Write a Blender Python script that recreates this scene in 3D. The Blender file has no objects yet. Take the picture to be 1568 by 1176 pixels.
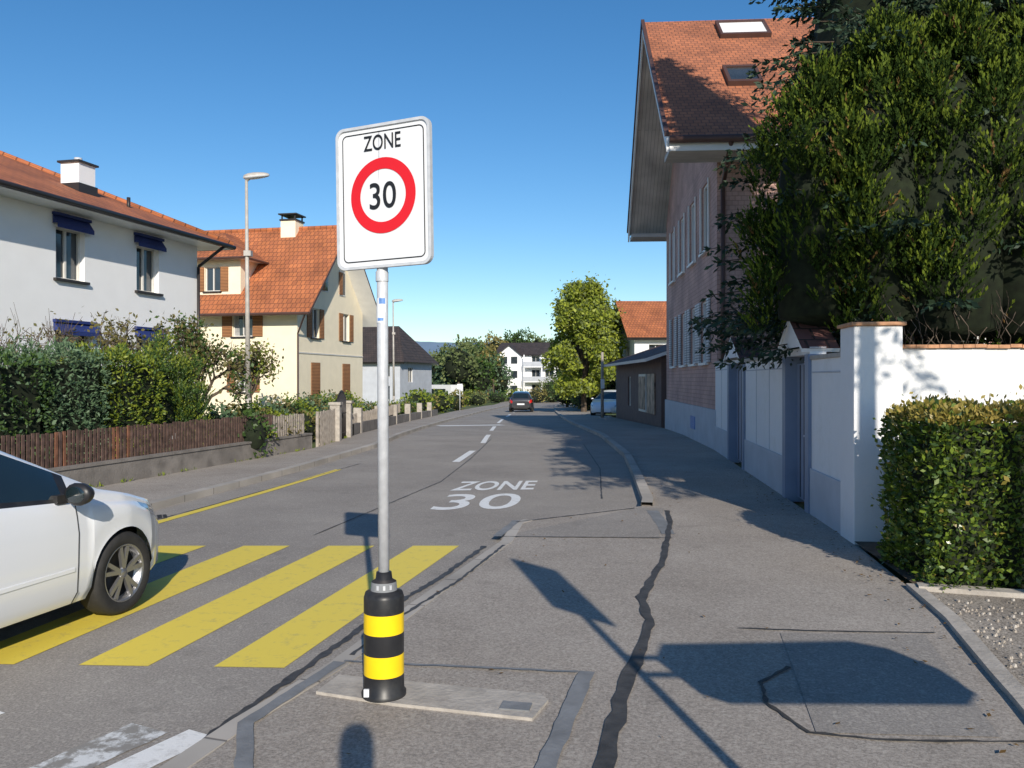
import bpy, math, random
import numpy as np
from mathutils import Vector, Matrix, Euler
random.seed(7); rng=np.random.default_rng(11)
S=bpy.context.scene
COL=S.collection

# ------------------------------------------------------------------ materials
def newmat(name):
    m=bpy.data.materials.new(name); m.use_nodes=True
    nt=m.node_tree; b=nt.nodes['Principled BSDF']
    return m,nt,b
def N(nt,t,**k):
    n=nt.nodes.new(t)
    for a,v in k.items():
        setattr(n,a,v)
    return n
def c4(c): return (c[0],c[1],c[2],1)
def basic(name,col,rough=.7,metal=0,var=.15,scale=3.0,bump=0,bscale=60,spec=.4,coat=0,dirt=None,dscale=1.2):
    m,nt,b=newmat(name)
    tc=N(nt,'ShaderNodeTexCoord'); no=N(nt,'ShaderNodeTexNoise'); no.inputs['Scale'].default_value=scale; no.inputs['Detail'].default_value=7
    nt.links.new(tc.outputs['Object'],no.inputs['Vector'])
    r=N(nt,'ShaderNodeValToRGB'); r.color_ramp.elements[0].position=.3; r.color_ramp.elements[1].position=.7
    r.color_ramp.elements[0].color=c4([x*(1-var) for x in col]); r.color_ramp.elements[1].color=c4([min(1,x*(1+var)) for x in col])
    nt.links.new(no.outputs['Fac'],r.inputs['Fac'])
    out=r.outputs['Color']
    if dirt:
        n2=N(nt,'ShaderNodeTexNoise'); n2.inputs['Scale'].default_value=dscale; n2.inputs['Detail'].default_value=9; n2.inputs['Roughness'].default_value=.7
        nt.links.new(tc.outputs['Object'],n2.inputs['Vector'])
        r2=N(nt,'ShaderNodeValToRGB'); r2.color_ramp.elements[0].position=.5; r2.color_ramp.elements[1].position=.72
        nt.links.new(n2.outputs['Fac'],r2.inputs['Fac'])
        mx=N(nt,'ShaderNodeMixRGB'); mx.inputs['Color2'].default_value=c4(dirt)
        nt.links.new(r2.outputs['Color'],mx.inputs['Fac']); nt.links.new(out,mx.inputs['Color1']); out=mx.outputs['Color']
    nt.links.new(out,b.inputs['Base Color'])
    b.inputs['Roughness'].default_value=rough; b.inputs['Metallic'].default_value=metal
    b.inputs['Specular IOR Level'].default_value=spec; b.inputs['Coat Weight'].default_value=coat; b.inputs['Coat Roughness'].default_value=.05
    if bump:
        nb=N(nt,'ShaderNodeTexNoise'); nb.inputs['Scale'].default_value=bscale; nb.inputs['Detail'].default_value=4
        nt.links.new(tc.outputs['Object'],nb.inputs['Vector'])
        bp=N(nt,'ShaderNodeBump'); bp.inputs['Strength'].default_value=bump; bp.inputs['Distance'].default_value=.01
        nt.links.new(nb.outputs['Fac'],bp.inputs['Height']); nt.links.new(bp.outputs['Normal'],b.inputs['Normal'])
    return m
def asphalt(name,ca,cb,speck=.35):
    m,nt,b=newmat(name)
    tc=N(nt,'ShaderNodeTexCoord')
    n1=N(nt,'ShaderNodeTexNoise'); n1.inputs['Scale'].default_value=.55; n1.inputs['Detail'].default_value=8; n1.inputs['Roughness'].default_value=.65
    n2=N(nt,'ShaderNodeTexNoise'); n2.inputs['Scale'].default_value=70; n2.inputs['Detail'].default_value=3; n2.inputs['Roughness'].default_value=.8
    n3=N(nt,'ShaderNodeTexVoronoi'); n3.inputs['Scale'].default_value=55
    for n in (n1,n2,n3): nt.links.new(tc.outputs['Object'],n.inputs['Vector'])
    r=N(nt,'ShaderNodeValToRGB'); r.color_ramp.elements[0].position=.35; r.color_ramp.elements[1].position=.68
    r.color_ramp.elements[0].color=c4(ca); r.color_ramp.elements[1].color=c4(cb)
    nt.links.new(n1.outputs['Fac'],r.inputs['Fac'])
    mr=N(nt,'ShaderNodeMapRange'); mr.inputs[1].default_value=.3; mr.inputs[2].default_value=.7; mr.inputs[3].default_value=1-speck; mr.inputs[4].default_value=1+speck
    nt.links.new(n2.outputs['Fac'],mr.inputs[0])
    mp=N(nt,'ShaderNodeMixRGB',blend_type='MULTIPLY'); mp.inputs['Fac'].default_value=1
    nt.links.new(r.outputs['Color'],mp.inputs['Color1']); nt.links.new(mr.outputs[0],mp.inputs['Color2'])
    sep=N(nt,'ShaderNodeSeparateColor'); nt.links.new(n3.outputs['Color'],sep.inputs[0])
    gt=N(nt,'ShaderNodeMath',operation='GREATER_THAN'); gt.inputs[1].default_value=.9; nt.links.new(sep.outputs[0],gt.inputs[0])
    ml=N(nt,'ShaderNodeMath',operation='MULTIPLY'); ml.inputs[1].default_value=.35; nt.links.new(gt.outputs[0],ml.inputs[0])
    mx=N(nt,'ShaderNodeMixRGB'); mx.inputs['Color2'].default_value=c4((.48,.44,.38))
    nt.links.new(ml.outputs[0],mx.inputs['Fac']); nt.links.new(mp.outputs['Color'],mx.inputs['Color1'])
    n4=N(nt,'ShaderNodeTexNoise'); n4.inputs['Scale'].default_value=3.3; n4.inputs['Detail'].default_value=6; n4.inputs['Roughness'].default_value=.6; nt.links.new(tc.outputs['Object'],n4.inputs['Vector'])
    m4=N(nt,'ShaderNodeMapRange'); m4.inputs[1].default_value=.60; m4.inputs[2].default_value=.74; m4.inputs[3].default_value=1; m4.inputs[4].default_value=.78; nt.links.new(n4.outputs['Fac'],m4.inputs[0])
    m5=N(nt,'ShaderNodeMixRGB',blend_type='MULTIPLY'); m5.inputs['Fac'].default_value=1
    nt.links.new(mx.outputs['Color'],m5.inputs['Color1']); nt.links.new(m4.outputs[0],m5.inputs['Color2'])
    nt.links.new(m5.outputs['Color'],b.inputs['Base Color'])
    b.inputs['Roughness'].default_value=.85; b.inputs['Specular IOR Level'].default_value=.35
    bp=N(nt,'ShaderNodeBump'); bp.inputs['Strength'].default_value=.4; bp.inputs['Distance'].default_value=.006
    nt.links.new(n2.outputs['Fac'],bp.inputs['Height']); nt.links.new(bp.outputs['Normal'],b.inputs['Normal'])
    return m
def paint(name,col,wear,under,lo=.5,hi=.62,scale=9):
    m,nt,b=newmat(name)
    tc=N(nt,'ShaderNodeTexCoord')
    n=N(nt,'ShaderNodeTexNoise'); n.inputs['Scale'].default_value=scale; n.inputs['Detail'].default_value=12; n.inputs['Roughness'].default_value=.75
    nt.links.new(tc.outputs['Object'],n.inputs['Vector'])
    r=N(nt,'ShaderNodeValToRGB'); r.color_ramp.elements[0].position=lo; r.color_ramp.elements[1].position=hi
    nt.links.new(n.outputs['Fac'],r.inputs['Fac'])
    ml=N(nt,'ShaderNodeMath',operation='MULTIPLY'); ml.inputs[1].default_value=wear; nt.links.new(r.outputs['Color'],ml.inputs[0])
    mx=N(nt,'ShaderNodeMixRGB'); mx.inputs['Color1'].default_value=c4(col); mx.inputs['Color2'].default_value=c4(under)
    nt.links.new(ml.outputs[0],mx.inputs['Fac']); nt.links.new(mx.outputs['Color'],b.inputs['Base Color'])
    b.inputs['Roughness'].default_value=.6
    bp=N(nt,'ShaderNodeBump'); bp.inputs['Strength'].default_value=.3; bp.inputs['Distance'].default_value=.005
    n2=N(nt,'ShaderNodeTexNoise'); n2.inputs['Scale'].default_value=70; nt.links.new(tc.outputs['Object'],n2.inputs['Vector'])
    nt.links.new(n2.outputs['Fac'],bp.inputs['Height']); nt.links.new(bp.outputs['Normal'],b.inputs['Normal'])
    return m
def tiles(name,c1,c2,mortar,w=.24,h=.33,bump=.8,off=0.5,ms=.02,var=True,rough=.8,dist=.03):
    m,nt,b=newmat(name)
    tc=N(nt,'ShaderNodeTexCoord'); br=N(nt,'ShaderNodeTexBrick')
    br.offset=off
    br.inputs['Scale'].default_value=1; br.inputs['Brick Width'].default_value=w; br.inputs['Row Height'].default_value=h
    br.inputs['Mortar Size'].default_value=ms; br.inputs['Mortar Smooth'].default_value=.6
    br.inputs['Color1'].default_value=c4(c1); br.inputs['Color2'].default_value=c4(c2); br.inputs['Mortar'].default_value=c4(mortar)
    nt.links.new(tc.outputs['UV'],br.inputs['Vector'])
    n=N(nt,'ShaderNodeTexNoise'); n.inputs['Scale'].default_value=.9; n.inputs['Detail'].default_value=8; nt.links.new(tc.outputs['UV'],n.inputs['Vector'])
    mr=N(nt,'ShaderNodeMapRange'); mr.inputs[1].default_value=.3; mr.inputs[2].default_value=.7; mr.inputs[3].default_value=.72; mr.inputs[4].default_value=1.2
    nt.links.new(n.outputs['Fac'],mr.inputs[0])
    mp=N(nt,'ShaderNodeMixRGB',blend_type='MULTIPLY'); mp.inputs['Fac'].default_value=1
    nt.links.new(br.outputs['Color'],mp.inputs['Color1']); nt.links.new(mr.outputs[0],mp.inputs['Color2'])
    nt.links.new(mp.outputs['Color'],b.inputs['Base Color']); b.inputs['Roughness'].default_value=rough
    sp=N(nt,'ShaderNodeSeparateXYZ'); nt.links.new(tc.outputs['UV'],sp.inputs[0])
    dv=N(nt,'ShaderNodeMath',operation='DIVIDE'); dv.inputs[1].default_value=h; nt.links.new(sp.outputs[1],dv.inputs[0])
    fr=N(nt,'ShaderNodeMath',operation='FRACT'); nt.links.new(dv.outputs[0],fr.inputs[0])
    sb=N(nt,'ShaderNodeMath',operation='SUBTRACT'); sb.inputs[0].default_value=1; nt.links.new(fr.outputs[0],sb.inputs[1])
    ad=N(nt,'ShaderNodeMath',operation='SUBTRACT'); nt.links.new(sb.outputs[0],ad.inputs[0]); nt.links.new(br.outputs['Fac'],ad.inputs[1])
    bp=N(nt,'ShaderNodeBump'); bp.inputs['Strength'].default_value=bump; bp.inputs['Distance'].default_value=dist
    nt.links.new(ad.outputs[0],bp.inputs['Height']); nt.links.new(bp.outputs['Normal'],b.inputs['Normal'])
    return m
def leafmat(name,dark,light,rough=.5,trans=.25,spec=.4):
    m,nt,b=newmat(name)
    g=N(nt,'ShaderNodeNewGeometry'); tc=N(nt,'ShaderNodeTexCoord')
    n=N(nt,'ShaderNodeTexNoise'); n.inputs['Scale'].default_value=1.6; n.inputs['Detail'].default_value=4; nt.links.new(tc.outputs['Object'],n.inputs['Vector'])
    a=N(nt,'ShaderNodeMath',operation='MULTIPLY'); a.inputs[1].default_value=.6; nt.links.new(g.outputs['Random Per Island'],a.inputs[0])
    a2=N(nt,'ShaderNodeMath',operation='MULTIPLY_ADD'); a2.inputs[1].default_value=.9; nt.links.new(n.outputs['Fac'],a2.inputs[0]); nt.links.new(a.outputs[0],a2.inputs[2])
    r=N(nt,'ShaderNodeValToRGB'); r.color_ramp.elements[0].position=.35; r.color_ramp.elements[1].position=1.0
    r.color_ramp.elements[0].color=c4(dark); r.color_ramp.elements[1].color=c4(light)
    nt.links.new(a2.outputs[0],r.inputs['Fac']); nt.links.new(r.outputs['Color'],b.inputs['Base Color'])
    b.inputs['Roughness'].default_value=rough; b.inputs['Specular IOR Level'].default_value=spec
    tr=N(nt,'ShaderNodeBsdfTranslucent'); nt.links.new(r.outputs['Color'],tr.inputs['Color'])
    mx=N(nt,'ShaderNodeMixShader'); mx.inputs[0].default_value=trans
    nt.links.new(b.outputs[0],mx.inputs[1]); nt.links.new(tr.outputs[0],mx.inputs[2])
    nt.links.new(mx.outputs[0],nt.nodes['Material Output'].inputs['Surface'])
    return m

M={}
M['road']=asphalt('asphalt_road',(.25,.225,.20),(.33,.30,.265),.42)
M['pave']=asphalt('asphalt_pavement',(.285,.25,.215),(.37,.33,.288),.45)
M['patch']=asphalt('asphalt_patch',(.24,.218,.195),(.31,.283,.255),.35)
M['tar']=basic('tar_seal',(.060,.056,.052),.6,var=.35,scale=12,bump=.3)
M['greyseal']=basic('grey_seal',(.20,.205,.21),.75,var=.18,scale=9,bump=.3)
M['concrete']=basic('concrete',(.43,.39,.34),.85,var=.2,scale=7,bump=.5,bscale=40,dirt=(.29,.26,.23),dscale=5)
M['wallconc']=basic('wall_concrete',(.22,.20,.18),.9,var=.3,scale=4,bump=.6,bscale=30,dirt=(.11,.10,.09),dscale=2)
M['kerb']=tiles('kerb_stone',(.44,.40,.35),(.38,.35,.31),(.17,.155,.14),w=.8,h=5,bump=.2,off=0,ms=.012,dist=.005)
M['yellow']=paint('yellow_paint',(.80,.62,.08),.7,(.40,.33,.15),.54,.70)
M['white']=paint('white_road_paint',(.80,.79,.76),.6,(.36,.34,.31),.52,.66)
M['whiteworn']=paint('worn_white_paint',(.7,.7,.68),1,(.27,.25,.22),.44,.54,7)
M['gravel']=asphalt('gravel',(.20,.17,.14),(.40,.35,.29),.9)
M['grass']=basic('grass',(.09,.12,.035),.95,var=.45,scale=.35,bump=.8,bscale=14,dirt=(.16,.14,.07),dscale=.08)
M['soil']=basic('soil',(.10,.07,.045),.95,var=.4,scale=5,bump=.9,bscale=25)
M['whitewall']=basic('white_render',(.90,.90,.90),.85,var=.02,scale=2,bump=.3,bscale=90)
M['whitewall2']=basic('white_wall_render',(.80,.80,.80),.8,var=.05,scale=1.5,bump=.3,bscale=60,dirt=(.70,.70,.68),dscale=1.5)
M['cream']=basic('cream_render',(.90,.80,.60),.85,var=.04,scale=2,bump=.3,bscale=90)
M['greywall']=basic('grey_render',(.50,.52,.56),.85,var=.08,scale=2,bump=.3)
M['bluepaint']=basic('blue_grey_paint',(.22,.27,.37),.5,var=.08,scale=3)
M['roof_o']=tiles('orange_roof_tiles',(.50,.165,.06),(.38,.125,.052),(.16,.06,.03),w=.22,h=.33,bump=.6)
M['roof_b']=tiles('brown_roof_tiles',(.47,.165,.075),(.33,.12,.06),(.16,.07,.045),w=.18,h=.17,bump=.5,ms=.014)
M['roof_d']=tiles('dark_roof_tiles',(.07,.05,.045),(.05,.04,.038),(.02,.02,.02),w=.25,h=.33)
M['roof_m']=tiles('maroon_roof_tiles',(.15,.065,.055),(.12,.055,.045),(.05,.03,.025),w=.25,h=.33)
M['shingle']=tiles('pink_shingle',(.56,.35,.30),(.49,.31,.265),(.31,.185,.16),w=.14,h=.11,bump=.5,ms=.008,dist=.01)
M['soffit']=tiles('white_soffit_boards',(.60,.57,.53),(.56,.53,.50),(.25,.24,.23),w=9,h=.12,bump=.3,ms=.008,dist=.006)
M['trimwhite']=basic('white_trim',(.78,.78,.77),.5,var=.04)
M['frame']=basic('window_frame',(.66,.64,.60),.5,var=.05)
M['darkmetal']=basic('dark_metal',(.05,.045,.045),.45,metal=.4,var=.1)
M['brownmetal']=basic('brown_metal',(.10,.055,.045),.5,metal=.2,var=.1)
M['galv']=basic('galvanised_steel',(.58,.59,.61),.45,metal=.15,var=.10,scale=25,bump=.08,bscale=25)
M['lampgrey']=basic('lamp_pole_grey',(.46,.43,.39),.6,metal=.1,var=.12,scale=8)
M['glass']=basic('window_glass',(.035,.045,.055),.06,var=.3,scale=1,spec=.9)
M['curtain']=basic('curtain',(.35,.35,.34),.8,var=.2,scale=6)
M['shutter']=tiles('brown_shutter',(.42,.19,.075),(.38,.17,.065),(.13,.06,.03),w=3,h=.07,bump=.6,ms=.018,off=0,dist=.01)
M['shutterw']=tiles('white_shutter',(.66,.66,.66),(.63,.63,.63),(.25,.25,.25),w=3,h=.07,bump=.6,ms=.015,off=0,dist=.01)
M['awning']=basic('blue_awning',(.022,.04,.17),.7,var=.15)
M['wood']=basic('fence_wood',(.10,.062,.05),.85,var=.5,scale=9,bump=.5)
M['woodred']=basic('red_brown_wood',(.19,.085,.05),.85,var=.4,scale=9,bump=.5)
M['woodgrey']=basic('grey_wood',(.32,.28,.24),.85,var=.3,scale=9,bump=.5)
M['terracotta']=basic('terracotta_coping',(.50,.26,.14),.8,var=.25,scale=14,bump=.4)
M['bark']=basic('bark',(.10,.075,.055),.9,var=.4,scale=14,bump=1,bscale=40)
M['black']=basic('black_plastic',(.02,.02,.022),.4,var=.2,scale=10,dirt=(.05,.048,.045),dscale=4)
M['yellowband']=basic('yellow_reflective',(.92,.62,.01),.35,var=.05,scale=9)
M['signwhite']=basic('sign_white',(.74,.75,.77),.35,var=.03,scale=4)
M['signred']=basic('sign_red',(.66,.012,.02),.4,var=.05)
M['signblack']=basic('sign_black',(.015,.015,.017),.4,var=.05)
M['bluestick']=basic('blue_sticker',(.12,.25,.55),.4,var=.4,scale=60)
M['signboard']=basic('direction_board',(.05,.15,.5),.4,var=.05)
M['carwhite']=basic('white_car_paint',(.80,.81,.83),.25,var=.01,spec=.5,coat=1)
M['cardark']=basic('dark_car_paint',(.03,.03,.035),.25,var=.02,spec=.5,coat=1)
M['carred']=basic('red_paint',(.5,.03,.03),.35,var=.05,coat=.6)
M['carglass']=basic('car_glass',(.012,.02,.022),.03,var=.1,spec=1)
M['tyre']=basic('tyre_rubber',(.028,.027,.026),.75,var=.2,scale=20)
M['rim']=basic('alloy_rim',(.36,.36,.37),.35,metal=.8,var=.05)
M['lens']=basic('headlamp_glass',(.35,.42,.5),.05,metal=.4,var=.3,scale=20,spec=1)
M['tail']=basic('tail_lamp',(.55,.02,.015),.15,var=.1,spec=.8)
M['cloth']=basic('cloth',(.06,.07,.10),.9,var=.2)
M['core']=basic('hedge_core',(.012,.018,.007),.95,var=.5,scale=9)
M['hill']=basic('hill_forest_hazed',(.15,.22,.31),1,var=.10,scale=.01)  # distance haze is put into the bluish base colour
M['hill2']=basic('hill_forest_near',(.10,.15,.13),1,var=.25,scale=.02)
M['poster']=basic('poster',(.28,.19,.14),.5,var=.9,scale=2.5)
M['brownwall']=basic('brown_wall',(.15,.10,.09),.8,var=.15)
L={}
L['hedge_dark']=leafmat('leaf_dark_green',(.03,.065,.014),(.085,.15,.035))
L['hedge_grey']=leafmat('leaf_grey_green',(.06,.12,.06),(.15,.23,.12))
L['hedge_yel']=leafmat('leaf_yellow_green',(.10,.15,.015),(.26,.31,.035))
L['box']=leafmat('leaf_privet',(.045,.09,.010),(.18,.25,.03),.3,.25,.6)
L['boxtop']=leafmat('leaf_privet_young',(.20,.19,.035),(.42,.32,.08),.4,.3)
L['thuja_in']=leafmat('thuja_inner_shaded',(.010,.022,.004),(.035,.062,.010),.8,.10,.1)  # inner leaves coloured darker, so shade in the gaps is painted in
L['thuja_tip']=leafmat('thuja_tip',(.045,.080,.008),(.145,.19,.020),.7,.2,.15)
L['thuja_brown']=leafmat('thuja_brown',(.10,.06,.02),(.22,.13,.05),.8,.1,.1)
L['spruce']=leafmat('spruce_needles',(.010,.024,.012),(.045,.08,.045),.6,.06,.3)
L['plane']=leafmat('plane_leaf',(.17,.23,.03),(.42,.47,.06),.5,.4)
L['apple']=leafmat('apple_leaf',(.08,.09,.025),(.24,.20,.07),.6,.3)
L['far']=leafmat('far_leaf',(.09,.125,.05),(.22,.26,.10),.8,.3,.1)
L['faryel']=leafmat('far_leaf_autumn',(.16,.15,.05),(.33,.28,.10),.8,.3,.1)

# ------------------------------------------------------------------ helpers
def link(o,parent=None):
    COL.objects.link(o)
    if parent: o.parent=parent
    return o
def empty(name,loc=(0,0,0),rz=0):
    e=bpy.data.objects.new(name,None); e.location=loc; e.rotation_euler=(0,0,rz); e.empty_display_size=.3
    COL.objects.link(e); return e
class MB:
    def __init__(s): s.v=[];s.f=[];s.m=[];s.uv=[];s.mats=[];s.sm=[]
    def mi(s,m):
        if m not in s.mats: s.mats.append(m)
        return s.mats.index(m)
    def face(s,pts,mat,uv=None,smooth=False):
        b=len(s.v); s.v+= [tuple(p) for p in pts]; s.f.append(list(range(b,b+len(pts)))); s.m.append(s.mi(mat)); s.sm.append(smooth)
        if uv is None:
            p=[Vector(q) for q in pts]; u=(p[1]-p[0]); 
            if u.length<1e-9: u=Vector((1,0,0))
            u.normalize(); n=u.cross(p[-1]-p[0])
            if n.length<1e-9: n=Vector((0,0,1))
            n.normalize(); w=n.cross(u)
            uv=[((q-p[0]).dot(u),(q-p[0]).dot(w)) for q in p]
        s.uv+=uv
    def obox(s,c,ux,uy,uz,mat):
        c=Vector(c);ux=Vector(ux);uy=Vector(uy);uz=Vector(uz)
        if ux.cross(uy).dot(uz)<0: ux=-ux
        P=lambda a,b,d:c+ux*a+uy*b+uz*d
        for q in ([(-1,-1,-1),(1,-1,-1),(1,-1,1),(-1,-1,1)],[(1,-1,-1),(1,1,-1),(1,1,1),(1,-1,1)],[(1,1,-1),(-1,1,-1),(-1,1,1),(1,1,1)],
                  [(-1,1,-1),(-1,-1,-1),(-1,-1,1),(-1,1,1)],[(-1,-1,1),(1,-1,1),(1,1,1),(-1,1,1)],[(-1,1,-1),(1,1,-1),(1,-1,-1),(-1,-1,-1)]):
            s.face([P(*t) for t in q],mat)
    def box(s,x0,x1,y0,y1,z0,z1,mat):
        s.obox(((x0+x1)/2,(y0+y1)/2,(z0+z1)/2),(abs(x1-x0)/2,0,0),(0,abs(y1-y0)/2,0),(0,0,abs(z1-z0)/2),mat)
    def tube(s,p0,p1,r0,r1,mat,n=8,cap=True):
        p0=Vector(p0);p1=Vector(p1);d=(p1-p0)
        if d.length<1e-6:return
        d.normalize(); a=Vector((0,0,1)) if abs(d.z)<.9 else Vector((1,0,0)); x=d.cross(a).normalized(); y=d.cross(x)
        A=[p0+(x*math.cos(t)+y*math.sin(t))*r0 for t in [2*math.pi*i/n for i in range(n)]]
        B=[p1+(x*math.cos(t)+y*math.sin(t))*r1 for t in [2*math.pi*i/n for i in range(n)]]
        for i in range(n):
            j=(i+1)%n; s.face([A[j],A[i],B[i],B[j]],mat,smooth=True)
        if cap: s.face(B[::-1],mat); s.face(A,mat)
    def lathe(s,prof,c,mat,n=32,axis='z'):
        c=Vector(c)
        def P(r,h,t):
            if axis=='z': return c+Vector((r*math.cos(t),r*math.sin(t),h))
            return c+Vector((h,r*math.cos(t),r*math.sin(t)))
        for k in range(len(prof)-1):
            mm=mat[k] if isinstance(mat,list) else mat
            for i in range(n):
                t0=2*math.pi*i/n;t1=2*math.pi*(i+1)/n
                s.face([P(*prof[k],t0),P(*prof[k],t1),P(*prof[k+1],t1),P(*prof[k+1],t0)],mm,smooth=True)
    def build(s,name,parent=None,weld=True,bevel=0):
        me=bpy.data.meshes.new(name); me.from_pydata(s.v,[],s.f)
        for m in s.mats: me.materials.append(m)
        me.polygons.foreach_set('material_index',s.m)
        me.polygons.foreach_set('use_smooth',s.sm)
        uvl=me.uv_layers.new(name='UVMap'); uvl.data.foreach_set('uv',[c for t in s.uv for c in t])
        me.update()
        if weld:
            import bmesh
            bm=bmesh.new(); bm.from_mesh(me); bmesh.ops.remove_doubles(bm,verts=bm.verts,dist=.0004); bm.to_mesh(me); bm.free()
        o=bpy.data.objects.new(name,me); link(o,parent)
        if bevel:
            b=o.modifiers.new('bevel','BEVEL'); b.width=bevel; b.segments=2; b.limit_method='ANGLE'
        return o
def zg(y):
    if y<25: return 0
    if y<100: return -.02*(y-25)
    return -1.5
def interp(P,y): return float(np.interp(y,[p[0] for p in P],[p[1] for p in P]))

# polylines as (y, x)
Lk=[(-60,-21),(0,-7.2),(5,-6.05),(10.68,-4.79),(15.4,-4.05),(20.7,-3.45),(25,-3.35),(30.7,-3.3),(40.5,-3.0),(62,-2.15),(90,-.8),(118,1.5)]
Rk=[(-60,-15),(0,-2.45),(2.5,-1.85),(4.07,-1.40),(4.9,-1.10),(6.25,-.76),(8.63,-.12),(9.7,.0),(9.9,.12),(11.0,1.72),(11.4,1.8),(14.4,2.11),(18.4,2.48),(24.5,2.63),(34,2.57),(43,2.65),(62,3.2),(90,4.6),(118,7)]
Wl=[(-60,-23),(0,-9.2),(10,-6.93),(15.5,-5.67),(19.6,-4.73),(24.5,-4.6),(35,-4.6),(60,-4.2),(90,-3.0),(118,-.8)]
Re=[(-60,-3),(-5,.6),(0,1.6),(3.4,2.4),(4.31,2.66),(4.69,2.76),(5.75,3.06),(6.85,3.24),(8.46,3.51),(19.6,4.8),(29.9,5.5),(45,5.5),(62,6.2),(90,8.5),(118,11)]
def rows(y0,y1,*Ps):
    ys={y0,y1,25,100}
    for P in Ps: ys|={p[0] for p in P}
    y=y0
    while y<y1: ys.add(round(y,3)); y+=1
    return sorted(v for v in ys if y0<=v<=y1)
def strip(name,PA,PB,off,mat,y0,y1,parent=None,da=0,db=0):
    b=MB(); ys=rows(y0,y1,PA,PB)
    for a,c in zip(ys[:-1],ys[1:]):
        b.face([(interp(PA,a)+da,a,zg(a)+off),(interp(PB,a)+db,a,zg(a)+off),(interp(PB,c)+db,c,zg(c)+off),(interp(PA,c)+da,c,zg(c)+off)],mat)
    return b.build(name,parent)
def ribbon(b,pts,w,off,mat,jit=0,step=.12,z1=None,w2=None):
    P=[]; 
    for (x0,y0),(x1,y1) in zip(pts[:-1],pts[1:]):
        n=max(1,int(math.hypot(x1-x0,y1-y0)/step))
        for i in range(n): t=i/n; P.append((x0+(x1-x0)*t,y0+(y1-y0)*t))
    P.append(pts[-1])
    Lp=[];Rp=[]; m_=len(P)
    for i,p in enumerate(P):
        a=P[max(0,i-1)];c=P[min(len(P)-1,i+1)]
        dx,dy=c[0]-a[0],c[1]-a[1];l=math.hypot(dx,dy) or 1
        nx,ny=-dy/l,dx/l; ww=w if w2 is None else w+(w2-w)*i/m_
        wl=ww/2+(random.uniform(-jit,jit) if jit else 0); wr=ww/2+(random.uniform(-jit,jit) if jit else 0)
        Lp.append((p[0]+nx*wl,p[1]+ny*wl)); Rp.append((p[0]-nx*wr,p[1]-ny*wr))
    d=0
    for i in range(len(P)-1):
        z=[zg(q[1])+off for q in (Lp[i],Rp[i],Rp[i+1],Lp[i+1])]
        l=math.hypot(P[i+1][0]-P[i][0],P[i+1][1]-P[i][1])
        A,B,C,D=Lp[i],Rp[i],Rp[i+1],Lp[i+1]
        uv=[(d,0.1),(d,0.1+w),(d+l,0.1+w),(d+l,0.1)]
        b.face([(A[0],A[1],z[0]),(B[0],B[1],z[1]),(C[0],C[1],z[2]),(D[0],D[1],z[3])],mat,uv=uv)
        if z1 is not None:
            b.face([(A[0],A[1],z1+zg(A[1])),(A[0],A[1],z[0]),(D[0],D[1],z[3]),(D[0],D[1],z1+zg(D[1]))],mat,uv=[(d,.1),(d,.3),(d+l,.3),(d+l,.1)])
            b.face([(B[0],B[1],z[1]),(B[0],B[1],z1+zg(B[1])),(C[0],C[1],z1+zg(C[1])),(C[0],C[1],z[2])],mat,uv=[(d,.3),(d,.1),(d+l,.1),(d+l,.3)])
        d+=l

# ------------------------------------------------------------------ ground, roads
PH=.05
b=MB()
ysg=[-400,-60,25,100,400,3500]; xsg=[-3000,-400,-60,0,60,400,3000]
for a,c in zip(ysg[:-1],ysg[1:]):
    for d,e in zip(xsg[:-1],xsg[1:]):
        b.face([(d,a,zg(a)-.03),(e,a,zg(a)-.03),(e,c,zg(c)-.03),(d,c,zg(c)-.03)],M['grass'])
b.build('ground')
strip('road',Lk,Rk,0,M['road'],-60,118,da=-.3,db=.3)
strip('pavement',Rk,Re,PH,M['pave'],-60,118)
strip('pavement',Wl,Lk,.09,M['pave'],-60,118)
b=MB(); ribbon(b,[(x+.07,y) for y,x in Rk if -1<y<10.5],.12,PH+.006,M['kerb'],step=.5,z1=-.05)
ribbon(b,[(x+.07,y) for y,x in Rk if 10.5<y],.15,PH+.05,M['kerb'],step=.9,z1=-.05); b.build('kerb')
b=MB(); ribbon(b,[(x-.07,y) for y,x in Lk if y>-20],.15,.096,M['kerb'],step=.9,z1=-.05); b.build('kerb')
b=MB(); ribbon(b,[(1.9,1.0),(2.4,3.4),(2.66,4.31),(2.76,4.69),(3.06,5.75),(3.24,6.70)],.10,PH+.035,M['concrete'],step=.5,z1=-.02); 
ribbon(b,[(3.24,6.62),(3.9,6.40),(6.6,6.0)],.14,PH+.05,M['concrete'],step=.5,z1=-.02)
b.build('concrete_edging')
b=MB(); b.face([(1.9,0,PH+.012),(14,0,PH+.012),(14,6.4,PH+.012),(3.24,6.60,PH+.012),(3.06,5.75,PH+.012),(2.76,4.69,PH+.012),(2.4,3.4,PH+.012)],M['gravel']); b.build('gravel_bed')
b=MB(); b.face([(3.25,6.70,PH+.03),(12,5.85,PH+.03),(12,9.2,PH+.03),(3.5,8.5,PH+.03)],M['soil']); b.build('soil_bed')
b=MB()
for i in range(1100):
    y=random.uniform(3.4,6.3); xe=interp([(3.4,2.5),(4.31,2.75),(4.69,2.85),(5.75,3.15),(6.85,3.3)],y); x=random.uniform(xe,xe+2.5); r=random.uniform(.006,.018)
    b.tube((x,y,PH+.01),(x+r*.3,y,PH+.012+r),r,r*.5,M['concrete'] if i%4==0 else M['gravel'],n=5)
b.build('gravel_stones',weld=False)
b=MB()
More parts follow.
